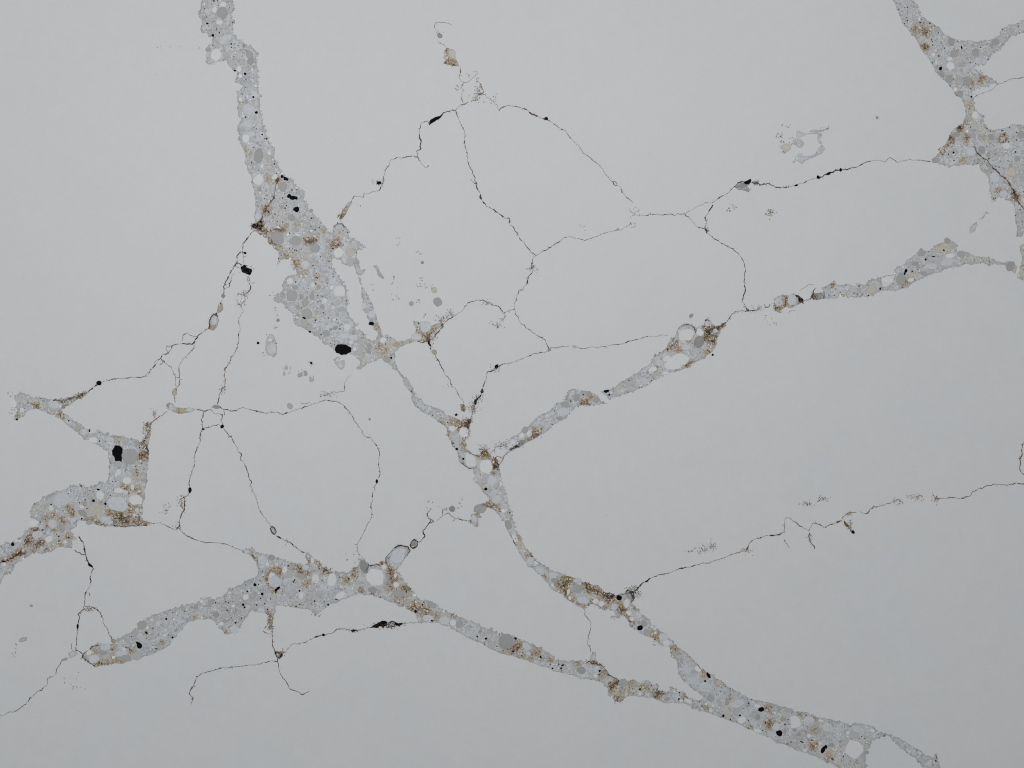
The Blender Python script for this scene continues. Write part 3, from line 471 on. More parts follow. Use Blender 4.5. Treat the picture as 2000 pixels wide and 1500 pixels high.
# random smaller pebbles fill the rest of every vein; those under 10 units across are one mesh of fine grain per vein
TON = dict(g=(0.40, 0.40, 0.40), l=(0.48, 0.48, 0.485), b=(0.62, 0.64, 0.67), w=(0.80, 0.81, 0.81), t=(0.46, 0.40, 0.31), c=(0.60, 0.575, 0.50), k=(0.02, 0.02, 0.022))
def fill():
    for o, Q in list(VEINS):
        if o.name.startswith('inclusion'): continue
        Qf = Q[(Q[:, 0] > -20) & (Q[:, 0] < 2020) & (Q[:, 1] > -20) & (Q[:, 1] < 1520)]
        area_ = 0.5 * abs(np.dot(Q[:, 0], np.roll(Q[:, 1], 1)) - np.dot(Q[:, 1], np.roll(Q[:, 0], 1)))
        n = int(area_ / 16)
        lo, hi = Q.min(0), Q.max(0)
        c = np.c_[NR.uniform(lo[0], hi[0], n * 12), NR.uniform(lo[1], hi[1], n * 12)]
        c = c[inside(Q, c)][:n]
        near = np.array([np.sqrt(((Q - p) ** 2).sum(1).min()) for p in c]) if len(c) else []
        big = [(x, y, r) for x, y, r in PLACED]
        B = np.array(big)
        v, f, col = [], [], []
        mine = []
        e_ = Q[NR.rand(len(Q)) < 0.30] + NR.normal(0, 0.8, 2)      # knobbly grains along the edge
        e_ = e_[(e_[:, 0] > -20) & (e_[:, 0] < 2020) & (e_[:, 1] > -20) & (e_[:, 1] < 1520)]
        c = np.vstack([c, e_]); near = np.r_[near, np.full(len(e_), 99.0)]; first = len(c) - len(e_)
        for ii, ((x, y), dn) in enumerate(zip(c, near)):
            r = 1.0 + 0.75 * NR.pareto(1.7)
            r = min(r, 8.0) if ii < first else min(r * 1.2, 3.6)
            if dn < r * 0.55: r = max(1.0, dn)
            d = np.hypot(B[:, 0] - x, B[:, 1] - y) - B[:, 2] * 0.95
            if d.min() < r * 0.7: continue
            if mine and r > 2:
                m = np.array(mine)
                if (np.hypot(m[:, 0] - x, m[:, 1] - y) < (m[:, 2] + r) * 0.85).any(): continue
            mine.append((x, y, r))
            q = NR.rand() * (1 if ii < first else .72)
            k = 'g' if q < .24 else 'l' if q < .56 else 'b' if q < .80 else 'w' if q < .89 else 'c' if q < .935 else 't' if q < .955 else 'k'
            if k == 'k': r = min(r, 1.9)
            if k in 'tw': r = min(r, 4.5)
            if r >= 5.0:
                pebble(k, x, y, r * NR.uniform(.8, 1.1), r * NR.uniform(.8, 1.1), own=o); continue
            m_ = 9 if r > 2.2 else 6
            a0 = NR.uniform(0, 6.28); e = NR.uniform(.65, 1.0); b0 = len(v); z = TOP + 0.00020 + NR.uniform(0, 5e-5)
            ca, sa = math.cos(a0), math.sin(a0)
            for i in range(m_):
                a = 2 * math.pi * i / m_; rr = r * NR.uniform(.82, 1.12); px, py = rr * math.cos(a), rr * e * math.sin(a)
                v.append(X(x + px * ca - py * sa, y - px * sa - py * ca, z))
            for i in range(m_):
                p = v[b0 + i]; v.append((p[0], p[1], TOP))
            t_ = np.array(TON[k]) * NR.uniform(.93, 1.06); col += [tuple(t_) + (1,)] * (2 * m_)
            f.append(tuple(range(b0, b0 + m_)))
            for i in range(m_):
                j = (i + 1) % m_; f.append((b0 + j, b0 + i, b0 + m_ + i, b0 + m_ + j))
        if v:
            me = bpy.data.meshes.new('fine_grain'); me.from_pydata(v, [], f)
            at = me.attributes.new('tone', 'FLOAT_COLOR', 'POINT'); at.data.foreach_set('color', np.array(col).ravel())
            link('fine_grain', me, M['grain'], o, kind='stuff')
fill()

# ------------------------------------------------------------------ cracks: threads of dark mineral with rusty stretches
DARK = np.array((0.030, 0.026, 0.024)); BROWN = np.array((0.16, 0.092, 0.046)); TAN = np.array((0.46, 0.35, 0.21)); GREY = np.array((0.22, 0.21, 0.20))
class Ribbon:
    def __init__(s): s.v, s.f, s.c = [], [], []
    def strip(s, P, W, col, z):
        n = len(P)
        if n < 2: return
        T = np.gradient(P, axis=0); T /= np.maximum(1e-6, np.hypot(T[:, 0], T[:, 1]))[:, None]
        N = np.c_[-T[:, 1], T[:, 0]]; b = len(s.v)
        for i in range(n):
            l = P[i] + N[i] * W[i] / 2; r = P[i] - N[i] * W[i] / 2
            s.v += [X(l[0], l[1], z), X(r[0], r[1], z), X(l[0], l[1], TOP - 1e-4), X(r[0], r[1], TOP - 1e-4)]
            s.c += [tuple(col[i]) + (1,)] * 4
        for i in range(n - 1):
            a, d = b + 4 * i, b + 4 * i + 4
            s.f += [(a, d, d + 1, a + 1), (a + 2, d + 2, d, a), (a + 1, d + 1, d + 3, a + 3)]
    def build(s, name, parent, kind=None):
        me = bpy.data.meshes.new(name); me.from_pydata(s.v, [], s.f)
        at = me.attributes.new('tone', 'FLOAT_COLOR', 'POINT'); at.data.foreach_set('color', np.array(s.c).ravel())
        return link(name, me, M['thread'], parent, kind=kind)

CN = [0]
def tone(q):
    q = np.clip(q, 0, 1)[:, None]
    return np.where(q < .5, DARK + (BROWN - DARK) * q * 2, BROWN + (TAN - BROWN) * (q - .5) * 2)
def crack(s, wd=1.5, rust=0.25, gap=-.55, amp=1.0, spur=0.5, name='crack', parent=None, fade=(0, 0)):
    CN[0] += 1; rng = np.random.RandomState(900 + CN[0]); rb = Ribbon()
    P = resample(pts(s), 1.3, False); n = len(P)
    T = np.gradient(P, axis=0); T /= np.maximum(1e-6, np.hypot(T[:, 0], T[:, 1]))[:, None]; N = np.c_[-T[:, 1], T[:, 0]]
    h = 1.3 * kink1(n, 8, rng) + 1.2 * kink1(n, 3.6, rng) + .6 * kink1(n, 1.8, rng)
    e = np.minimum(1, np.minimum(np.arange(n), n - 1 - np.arange(n)) / 3)
    P = P + N * (h * amp * e)[:, None] + T * (kink1(n, 3, rng) * .7 * amp * e)[:, None]
    W = wd * (0.80 + .50 * noise1(n, 6, rng) + .40 * noise1(n, 2, rng))
    bead = noise1(n, 4, rng); W *= np.where(bead > .72, 1.7, 1)
    g = noise1(n, 5, rng); W *= np.where(g < gap + .22, .2, 1)
    t = np.linspace(0, 1, n)
    if fade[0]: W *= np.clip(t / fade[0], .25, 1)
    if fade[1]: W *= np.clip((1 - t) / fade[1], .25, 1)
    W = np.maximum(W * (.72 if name == 'rust_seam' else .92), .25)
    q = rust + .35 * noise1(n, 11, rng) + .15 * noise1(n, 3, rng)
    z = TOP + 0.00016 + CN[0] * 4e-7
    if parent is not None: z += 0.0003
    col = tone(q); rb.strip(P, W, col, z)
    for i in range(4, n - 4):                    # short hair-like spurs and side grains
        if rng.rand() < .055 * spur * 2:
            d = N[i] * rng.choice([-1, 1]) + T[i] * rng.uniform(-.8, .8); m = rng.randint(3, 6)
            Q = [P[i]]
            for k in range(m):
                d = d / np.hypot(*d) + rng.uniform(-.6, .6, 2); Q.append(Q[-1] + d * rng.uniform(.5, 1.1))
            rb.strip(np.array(Q), np.linspace(wd * .55, .3, len(Q)), tone(np.full(len(Q), q[i] + rng.uniform(0, .35))), z + 1e-7)
        if rng.rand() < .10 + .12 * spur:        # loose grains and a faint brown fringe beside the thread
            c = P[i] + N[i] * rng.normal(0, 1.5); d = rng.uniform(-1, 1, 2)
            rb.strip(np.array([c, c + d * .8]), np.array([.9, .7]) * rng.uniform(.5, 1.2), tone(np.full(2, q[i] + rng.uniform(.1, .75))), z + 2e-7)
    return rb.build(name, parent or slab)

def dendrite(x, y, rx, ry, n, rust=.6, wd=.9, name='dendrite', steps=(2, 6), seed=None, parent=None):
    """a tangle of hair-thin mineral threads"""
    CN[0] += 1; rng = np.random.RandomState(2000 + CN[0]); rb = Ribbon(); z = TOP + 0.00034 + CN[0] * 4e-7
    for _ in range(n):
        c = np.array([x + rng.normal(0, .45) * rx, y + rng.normal(0, .45) * ry]); a = rng.uniform(0, 6.28); Q = [c]
        for k in range(rng.randint(*steps)):
            a += rng.uniform(-.9, .9); c = c + np.array((math.cos(a), math.sin(a))) * rng.uniform(.8, 1.7); Q.append(c)
        q = np.full(len(Q), rust + rng.uniform(-.4, .35)); w_ = wd * rng.uniform(.5, 1.2) * np.linspace(1, .6, len(Q))
        rb.strip(np.array(Q), w_, tone(q), z + _ * 1e-8)
    return rb.build(name, parent or slab)
def specks(x, y, rx, ry, n, col=(.30, .30, .31), size=1.0):
    CN[0] += 1; rng = np.random.RandomState(3000 + CN[0]); rb = Ribbon(); z = TOP + 0.00018 + CN[0] * 4e-7
    for _ in range(n):
        c = np.array([x + rng.uniform(-1.1, 1.1) * rx, y + rng.uniform(-1.1, 1.1) * ry]); a = rng.uniform(0, 6.28)
        d = np.array((math.cos(a), math.sin(a))); L = size * rng.uniform(.5, 1.8); k = rng.uniform(.6, 1.6)
        rb.strip(np.array([c - d * L, c - d * L * .3, c + d * L * .4, c + d * L]), np.array([.3, .9, 1, .3]) * size * rng.uniform(.5, 1.5), np.tile(np.array(col) * k, (4, 1)), z)
    return rb.build('mineral_speck', slab)

crack('882,49 870,44 862,42 850,44 847,52 852,62 857,70', 1.1, .55, spur=.3, fade=(.5, 0))
crack('856,80 858,84 870,87 872,92', .7, .4, spur=.1)
crack('900,130 899,140 896,152 905,162 902,170 907,176 902,185 901,194 907,201 915,199', 1.2, .4, spur=.7)
crack('905,162 913,160 922,155 934,142', .7, .6, gap=-.1)
crack('932,155 936,164 940,170 944,180 935,185 929,182', 1.7, .45)
crack('949,186 944,184 936,186', 1.5, .4); crack('929,182 930,197 920,198', 1.1, .6, gap=-.2)
crack('949,190 960,197 972,205 975,217', .8, .5, gap=-.2, fade=(.4, .2))
crack('975,217 979,212 985,209 1000,206 1015,210 1030,215', 1.2, .45, spur=.8)
crack('1030,215 1040,222 1055,230 1067,232', 2.6, .2)
crack('1067,232 1072,235 1085,244 1105,256 1116,272 1136,292 1139,299 1154,309 1177,330 1182,340 1197,355', 1.15, .25, amp=.7, spur=.3)
crack('1197,355 1199,361 1204,363 1205,358 1200,354 1197,355', 1.3, .1, amp=.3, spur=0)
crack('1205,362 1209,365 1215,376 1225,386 1236,395', 1.3, .5, spur=.8)
crack('1229,407 1231,413 1237,417 1241,420', .8, .6, gap=0)
crack('915,199 908,202 900,204 893,211 890,216 880,216 867,220 862,225', 1.6, .15)
crack('838,244 836,240 830,238 822,244 819,257', 1.2, .15, spur=.3)
crack('819,257 821,272 822,282 822,292', 2.6, .1)
crack('822,292 814,295 815,306 800,307 788,308', 2.0, .1)
crack('788,308 775,307 762,314 756,325 750,339 749,355', 1.3, .25)
crack('749,355 746,360 743,366 740,373', 2.4, .05)
crack('740,373 728,376 712,377 711,385', .6, .55, gap=-.1); crack('711,385 700,382 692,382 688,390 683,396', 1.4, .3, spur=.2)
crack('815,306 822,319 832,326 838,323', 1.3, .2)
crack('890,216 894,226 899,240 907,257 907,275 911,297 916,320 925,342', 1.15, .2, gap=-.35, spur=.25, amp=.7)
crack('925,342 929,347 927,350 930,362 937,377 942,392', 2.5, .05, spur=1)
crack('918,350 924,356 929,358', 1.8, .05)
crack('942,392 950,401 965,410 985,426 994,426 995,435', 2.5, .05, amp=.8)
crack('995,435 1010,455 1022,472 1035,491 1047,499', 1.4, .45)
crack('1047,499 1062,490 1075,485 1100,465 1112,462', 1.2, .3, spur=.3)
crack('1112,462 1127,464 1142,469 1155,466 1180,456', .85, .35, spur=.15, amp=.6)
crack('1180,456 1200,450 1215,447 1232,434', 1.2, .35); crack('1230,427 1234,423 1240,421 1260,420 1270,417 1285,420 1300,421 1315,419 1337,418', 1.2, .35)
crack('1337,417 1350,431 1360,442 1377,447', 1.3, .35); crack('1377,447 1383,455 1390,462 1394,466', 2.6, .05)
crack('1394,466 1412,477 1430,486 1445,497 1454,515 1456,530', 1.15, .3, amp=.7); crack('1456,528 1455,545 1454,571 1449,589 1455,600 1463,607', 1.5, .25)
crack('1377,447 1380,432 1377,424 1387,412 1392,400', 2.2, .12, spur=.8); crack('1391,396 1402,390 1413,382 1420,377 1434,365', 1.2, .35, spur=.2)
crack('1337,417 1357,406 1377,395 1391,396', .6, .6, gap=-.1, spur=.1)
crack('1465,357 1472,357 1480,360 1502,360 1515,366', 1.9, .1, spur=1); crack('1515,366 1535,366 1555,362 1575,355 1597,348', 1.7, .12)
crack('1597,348 1608,345 1620,339 1630,335 1643,332', 3.0, .05, gap=-2, spur=.2); crack('1643,332 1673,325 1700,315', 1.4, .15, spur=.4)
crack('1700,315 1717,313 1727,317 1738,308 1753,317 1767,312 1793,313 1818,315', 1.05, .2, amp=.6, spur=.1)
crack('1047,499 1041,506 1039,514', 1.4, .2); crack('1039,514 1038,524 1040,530', 3.2, .1, spur=1.2); crack('1040,530 1032,542 1030,554', 2.0, .25, spur=1)
crack('1030,554 1022,564 1014,568 1008,582 1005,602', 1.2, .45, gap=-.3); crack('1005,602 1009,618 1020,632 1040,650', 1.4, .5, spur=.8, gap=-.3)
crack('1040,650 1052,656 1066,666 1071,678 1072,686', 1.5, .35, spur=1)
crack('1005,604 990,609 983,612', 1.3, .4); crack('983,612 974,600 960,595 948,589 932,586 918,590', 1.5, .3, spur=.6)
crack('918,590 908,599 900,609 888,616', 1.4, .15); crack('888,616 878,622 868,630', 2.0, .35, spur=1.2); crack('985,610 987,618 984,624 974,623', 1.1, .6)
crack('1072,686 1060,687 1044,690 1030,696 1020,699 1000,709 980,712', 1.4, .25, spur=.6); crack('980,712 972,716', 2, .4)
crack('968,722 960,726 953,727 950,734 948,742 944,752 942,760', 2.2, .15, spur=1); crack('942,760 940,768', 2.8, .1); crack('926,790 924,800 922,816', 1.6, .4, spur=1)
crack('1075,679 1086,679 1100,676 1112,675', .7, .5, spur=.1); crack('1126,678 1140,680 1170,677 1190,674', .8, .35, spur=.15, gap=-.2); crack('1190,674 1215,671 1240,664 1265,657', 1.2, .35, amp=.6, spur=.2); crack('1265,657 1285,657 1305,655', .8, .5, gap=0)
crack('838,667 841,676 842,684', 2.6, .2, spur=1); crack('850,693 852,698 860,706 862,716', 1.7, .35, spur=.8); crack('862,716 870,730 878,742 880,750 890,760 896,774 906,786', 1.2, .4, spur=.5)
crack('497,450 486,462 475,475 473,490 474,496', 1.4, .2, spur=.4); crack('479,494 470,493 463,499 461,514 454,526 446,540', 1.9, .1, spur=.4)
crack('446,540 441,548 438,556 438,568 436,576', 1.7, .15); crack('434,586 432,590 430,594', 3.2, .1); crack('424,612 420,616', 3, .05)
crack('410,640 404,643 394,650 386,657', 2.2, .3, spur=.9); crack('386,657 374,656 365,650 358,655 356,666', 1.6, .1, spur=.3); crack('386,658 380,664 378,668 376,673 360,671 350,672', 2.0, .1, spur=.6)
crack('350,672 336,675 334,682 328,690 318,692 314,699', 1.5, .15, amp=.6); crack('336,675 325,675 323,684 328,690', 1.2, .15); crack('314,699 318,708 312,712', 1.3, .1); crack('314,700 306,706 302,708 303,712', 1.5, .05)
crack('306,710 294,722 291,730 284,736 256,737', 1.5, .15, spur=.6); crack('256,737 236,738 216,741 200,745 193,748', 1.7, .1, spur=.8); crack('193,748 182,757 170,767 162,770', 1.9, .2, spur=.5)
crack('461,514 466,514 472,518', 1.6, .1); crack('458,517 462,523 470,524', 1.8, .08, spur=1); crack('475,496 477,516', .9, .2, gap=0)
crack('457,534 450,548 446,560 439,564', 1.2, .15); crack('446,542 441,550 438,558', 1, .15)
crack('482,539 482,548 490,558 486,566 480,574', 1.3, .3); crack('484,540 490,551 498,552', .8, .4, gap=-.2); crack('480,574 464,574 463,579', 1.2, .4, spur=1); crack('462,584 466,594 472,594', .9, .4)
crack('480,584 472,594 474,608 468,626 469,642', 1.1, .5, gap=-.3); crack('469,642 466,662 463,680', 1.2, .4, gap=-.4); crack('463,680 458,690 450,704 440,722 440,742', 1.3, .4); crack('440,742 436,757 429,770 425,789', 1.5, .45, spur=1)
crack('379,670 379,680 368,690 360,698 352,710 350,718 350,737 351,750 346,757', 1.1, .4, gap=-.3); crack('316,702 322,708 332,716 339,728 342,737 342,747 345,756', 1.2, .35, gap=-.3); crack('342,737 351,737', 1.2, .2); crack('341,775 342,787', 1.2, .4)
crack('326,804 316,810 300,820 294,826', 1.4, .35); crack('382,799 400,802 410,801 420,806 435,811', 1.5, .2)
crack('430,795 437,801 450,802 462,802', 1.7, .1); crack('437,802 438,811', 1.2, .2); crack('462,802 474,796 487,799 507,804 520,807 542,804 552,809 562,806', 1.2, .25, spur=.3, amp=.7)
crack('562,806 585,799 605,790 627,784', .9, .5, gap=-.1, spur=.6); crack('585,786 592,788 605,786', 1.1, .45, gap=-.2, spur=1); crack('627,784 640,780 657,784 670,790', 1.3, .35); crack('670,790 680,802 690,815 700,830 712,852', 1.3, .4, spur=.5)
crack('712,852 725,857 732,867 741,882 740,900 742,927', 1.3, .25, amp=.7, spur=.3); crack('742,927 738,934', 1.3, .2); crack('735,944 730,962 724,985 726,1010', 1.2, .35, gap=-.25); crack('726,1010 720,1020 708,1044 698,1064 698,1076 703,1088', 1.05, .3, gap=-.3, amp=.7)
crack('625,775 635,773 645,769 652,765', 1.2, .65, spur=1); crack('652,765 660,766 672,762 675,745 678,736 685,732', .8, .7, gap=-.2)
crack('400,802 394,820 397,837 392,850 390,865', 1.4, .3, spur=1); crack('390,865 382,882 379,910 372,930 369,945', 1.2, .35, gap=-.3); crack('369,945 371,950', 1.6, .2); crack('370,961 365,967 352,975', 1.2, .55); crack('358,970 361,985 359,997 352,1012 350,1027 345,1034', 1.7, .4, spur=1)
crack('354,976 353,988 358,996', 1, .5); crack('397,837 415,832 430,830', 1.2, .2, spur=.2); crack('435,811 431,820 434,830', 1.3, .3, spur=1)
crack('436,836 445,847 452,855 457,867 470,887 470,897 482,912 486,932', 1.35, .3); crack('486,932 492,942 491,950 500,970 507,995 520,1015 529,1029', 1.3, .3, gap=-.45); crack('539,1046 555,1054 568,1060 584,1074 598,1080', 1.6, .15, spur=.4, amp=.7)
crack('298,1023 312,1021 324,1026 340,1034', 1.2, .25, amp=.6); crack('350,1032 360,1042 380,1054 400,1060 424,1060 440,1062 458,1070', 1.15, .3, amp=.6, spur=.2); crack('458,1070 473,1075', .6, .5)
crack('154,1048 162,1060 165,1078 168,1090 174,1100', 2.2, .1, spur=.6); crack('146,1075 155,1079 165,1083', 1.1, .4); crack('183,1110 176,1128 176,1144 166,1158 165,1184', 1.4, .2, spur=.2); crack('173,1158 176,1160 174,1164', 1.1, .2)
crack('165,1184 178,1186 192,1193', 1.6, .35, spur=1); crack('192,1193 200,1208 205,1222', 1.1, .3); crack('205,1222 213,1240', .7, .5); crack('166,1188 153,1199 157,1205 152,1218', 1.3, .25); crack('151,1228 151,1242 148,1270 160,1277 166,1276', 1.4, .15, spur=.2)
crack('120,1289 118,1298 110,1308 109,1318', 1.0, .5, gap=-.3); crack('106,1320 93,1325 90,1339 66,1356 52,1374 31,1388 0,1398 -40,1412 -90,1420', 1.1, .25, amp=.8, spur=.2); crack('140,1268 138,1260 141,1256', .8, .4)
crack('532,1232 531,1248 532,1262 538,1273', 1.5, .3, spur=.8); crack('542,1286 542,1292 530,1291 512,1295 497,1299 437,1304 392,1316', 1.4, .12, amp=.7, spur=.2); crack('392,1316 384,1324 380,1332 369,1353', 1.6, .2, spur=.6); crack('369,1353 377,1363 373,1377', 1.4, .35, spur=1)
crack('542,1292 544,1307 553,1325 567,1346 591,1356 604,1349', 1.2, .2, amp=.8, spur=.3); crack('550,1277 560,1270 572,1258 586,1256 600,1252 614,1244 632,1240', 1.4, .3, spur=.3); crack('632,1240 648,1236 658,1229 672,1227 684,1231', 1.2, .35, spur=.2)
crack('700,1231 712,1227 722,1225', 1.8, .1); crack('788,1219 800,1216 816,1215', .9, .3, spur=.2); crack('532,1238 522,1238 514,1232', 1, .6, gap=-.3)
crack('818,1060 824,1055 830,1048 827,1037 838,1022 842,1016', 1.7, .08, spur=.2, amp=.8); crack('842,1016 838,1012 834,1006 834,1000 838,996 842,992', 1.3, .1, spur=.8); crack('840,1012 846,1018 838,1022', 1.2, .1)
crack('853,1017 860,1010 866,1007 876,1002 889,1013 900,1015 912,1017', 1.4, .2, spur=.6, amp=.7); crack('864,1006 865,996 874,994', .9, .4); crack('889,1013 884,1018', 1, .2)
crack('1238,1154 1248,1146 1260,1136 1272,1128', 2.2, .08, spur=.8, amp=.8); crack('1272,1128 1300,1120 1332,1110 1368,1101 1384,1100', 1.3, .2, amp=.8, spur=.2); crack('1384,1100 1432,1082 1448,1077', 1.0, .4, amp=.5, gap=-.4)
crack('1456,1074 1462,1062 1470,1056 1488,1048 1505,1045', 1.2, .4, spur=.6); crack('1505,1045 1528,1044 1531,1038', 2.0, .12, spur=1); crack('1531,1040 1532,1024 1532,1012 1536,1010 1544,1014 1562,1028 1580,1036', 1.1, .4, amp=.7, spur=.2)
crack('1580,1036 1585,1026 1588,1020 1594,1022 1612,1030 1624,1024', 1.1, .35, amp=.6, spur=.3); crack('1624,1024 1632,1020 1644,1017', 1.7, .25, spur=.8); crack('1644,1014 1656,1004 1672,1001', 1.2, .55, spur=1); crack('1680,999 1688,1002 1694,1003 1698,996', 1.7, .2, spur=.8); crack('1698,996 1708,990 1728,986 1748,978', 1.3, .4, spur=.6)
crack('1748,978 1755,976 1763,982', 1.1, .65, spur=1); crack('1776,974 1784,972 1800,968', 1, .7, gap=-.3, spur=1); crack('1822,962 1826,974 1836,974 1848,972 1880,972 1896,968', 1.1, .5, gap=-.3, spur=.4); crack('1896,968 1900,962 1908,956 1924,950 1940,946', .9, .5, spur=.3); crack('1940,946 1955,946 1984,944 2000,946 2050,950 2100,946', 1.7, .25, spur=.6)
crack('1648,1016 1654,1026 1662,1036', 3.0, .5, spur=1.4); crack('1580,1038 1580,1048 1584,1058 1591,1072', 1.9, .5, spur=1); crack('1532,1054 1538,1064 1542,1070', 1.1, .5)
crack('2010,852 1996,870 1994,894 1991,914 2000,928 2012,944', 1.9, .35, spur=.8)
crack('1141,1188 1142,1200 1154,1216 1153,1230 1148,1240 1147,1258 1154,1274', 1.05, .4, gap=-.1, spur=.4)
crack('1463,607 1448,607 1433,610 1424,622 1418,630', 2.4, .4, spur=.8); crack('1463,607 1469,607 1480,604 1487,598', 1.5, .4, spur=1.2); crack('1494,600 1502,598 1511,592', 1.3, .55, spur=1); crack('1463,607 1452,598', 1.2, .3)
crack('1562,568 1572,560 1580,556 1589,556', .8, .55, gap=0); crack('1592,563 1588,574 1582,586', 1.3, .2); crack('1540,610 1547,606 1554,607', 1, .3)
crack('2020,146 2000,152 1990,153', 1.3, .6, spur=.8); crack('1990,153 1977,155 1953,163 1930,177 1902,190', .6, .6, gap=-.1)
crack('1912,430 1920,424 1925,415', .9, .7); crack('1925,415 1934,416', 1.4, .75, spur=1); crack('1724,541 1735,540 1746,537', .7, .4, gap=-.1)
crack('966,896 974,892 984,890 992,886', .9, .5, spur=1); crack('985,890 980,900 976,906', 1, .35, spur=.8); crack('964,880 968,874 984,868 996,858 1006,852', 1.0, .35, gap=-.2, spur=1.2); crack('966,886 966,876', .9, .4, gap=-.2); crack('1176,786 1186,788', .9, .3, spur=0)
crack('1404,640 1412,632 1418,630', 2.2, .3)
specks(345, 93, 42, 3, 12, (.45, .44, .43), .7)
# seams of rust inside the veins, and dark rims
V0 = {i: VEINS[i][0] for i in range(16)}
crack('544,348 542,354 538,366 537,380 530,396 520,408 515,420 512,430 500,440', 2.6, .35, name='rust_seam', parent=V0[0], spur=1.2)
crack('520,452 530,450 540,447 549,450', 1.8, .55, name='rust_seam', parent=V0[0], spur=1.2, gap=0)
crack('592,465 600,472 610,471 620,468', 1.8, .45, name='rust_seam', parent=V0[0], spur=1.2, gap=-.1)
crack('652,444 658,437 668,437 673,444', 2.2, .1, name='rust_seam', parent=V0[0], spur=.8)
crack('1902,285 1913,302 1933,317 1950,337 1970,357 1983,383 2000,410 2030,440', 2.8, .35, name='rust_seam', parent=V0[15], spur=.8)
crack('826,652 832,660 838,664 846,658 856,648 866,634', 2.2, .35, name='rust_seam', parent=V0[2], spur=1.2)
crack('815,666 825,668 836,667', 1.6, .3, name='rust_seam', parent=V0[2])
crack('755,1100 754,1090 760,1080 770,1071 784,1066 798,1068 799,1078 790,1091', 1.8, .12, name='rust_seam', parent=V0[5], spur=.5)
crack('723,1105 740,1103 745,1108', 2.4, .1, name='rust_seam', parent=V0[5]); crack('718,1098 722,1105 714,1118', 2.4, .06, name='rust_seam', parent=V0[5])
crack('162,1278 168,1271 180,1263 192,1260', 1.8, .15, name='rust_seam', parent=V0[5]); crack('162,1278 166,1286 174,1294 186,1301', 2.0, .3, name='rust_seam', parent=V0[5]); crack('240,1262 252,1265 258,1272', 1.4, .35, name='rust_seam', parent=V0[5])
crack('196,1025 220,1025 244,1028 262,1027 286,1026', 1.5, .35, gap=0, name='rust_seam', parent=V0[6], spur=1); crack('10,1097 24,1090 36,1080 50,1082', 2.2, .4, name='rust_seam', parent=V0[6], spur=1.4); crack('104,782 118,783 130,779 146,775', 2.6, .12, name='rust_seam', parent=V0[6], spur=1.2); crack('280,862 286,872 290,884 288,896', 2.0, .25, name='rust_seam', parent=V0[6], spur=1.2)
crack('1325,642 1335,635 1347,634 1359,644 1358,650', 2.0, .15, name='rust_seam', parent=V0[8]); crack('1368,640 1378,650 1380,668 1374,660', 1.8, .35, name='rust_seam', parent=V0[8], spur=1.4); crack('1318,724 1334,717 1350,708', 1.6, .35, name='rust_seam', parent=V0[8])
crack('1090,1140 1098,1148 1108,1136 1118,1130', 1.8, .4, name='rust_seam', parent=V0[3], spur=1.4, gap=-.1); crack('1143,1136 1148,1150 1160,1150 1178,1162 1196,1168', 2.0, .35, name='rust_seam', parent=V0[3], spur=1.4); crack('1204,1163 1216,1160 1228,1154 1240,1150', 2.6, .1, name='rust_seam', parent=V0[3], spur=1.2); crack('1237,1155 1236,1168 1232,1177', 2.4, .12, name='rust_seam', parent=V0[3])
crack('896,890 898,898 906,908 914,913 926,916 932,908', 1.5, .3, name='rust_seam', parent=V0[3]); crack('912,880 922,888 934,890', 1.3, .35, name='rust_seam', parent=V0[3]); crack('998,1045 1002,1056 1008,1066', 1.2, .2, name='rust_seam', parent=V0[3]); crack('1044,1093 1052,1098 1058,1104', 1.3, .25, name='rust_seam', parent=V0[3]); crack('1362,1298 1368,1304 1376,1310', 1.2, .3, name='rust_seam', parent=V0[3])
crack('1148,1292 1160,1296 1170,1297 1182,1306 1189,1318 1204,1326 1208,1330 1196,1340 1192,1346', 1.9, .25, name='rust_seam', parent=V0[5], spur=.8); crack('1278,1352 1285,1357 1292,1354', 2.0, .3, name='rust_seam', parent=V0[5], spur=1)
crack('1533,580 1535,588 1534,598', 1.6, .4, name='rust_seam', parent=V0[9]); crack('1552,576 1560,580 1568,590 1560,588', 2.6, .08, name='rust_seam', parent=V0[9])

for p_ in ('528,1033 531,1027 536,1029 539,1038 536,1044 531,1041 528,1033', '537,1275 543,1273 550,1278 546,1286 541,1284 537,1275', '803,1058 809,1053 817,1058 814,1068 806,1071 801,1066 803,1058',
           '1434,365 1442,357 1455,355 1465,352', '410,640 408,630 412,620 418,614 426,618', '655,1170 662,1172', '1588,572 1586,580 1590,585', '1609,571 1609,582', '757,1219 766,1213 774,1216 770,1223 760,1225 757,1219'):
    crack(p_, 2.3, .04, gap=-2, amp=.45, spur=.5)
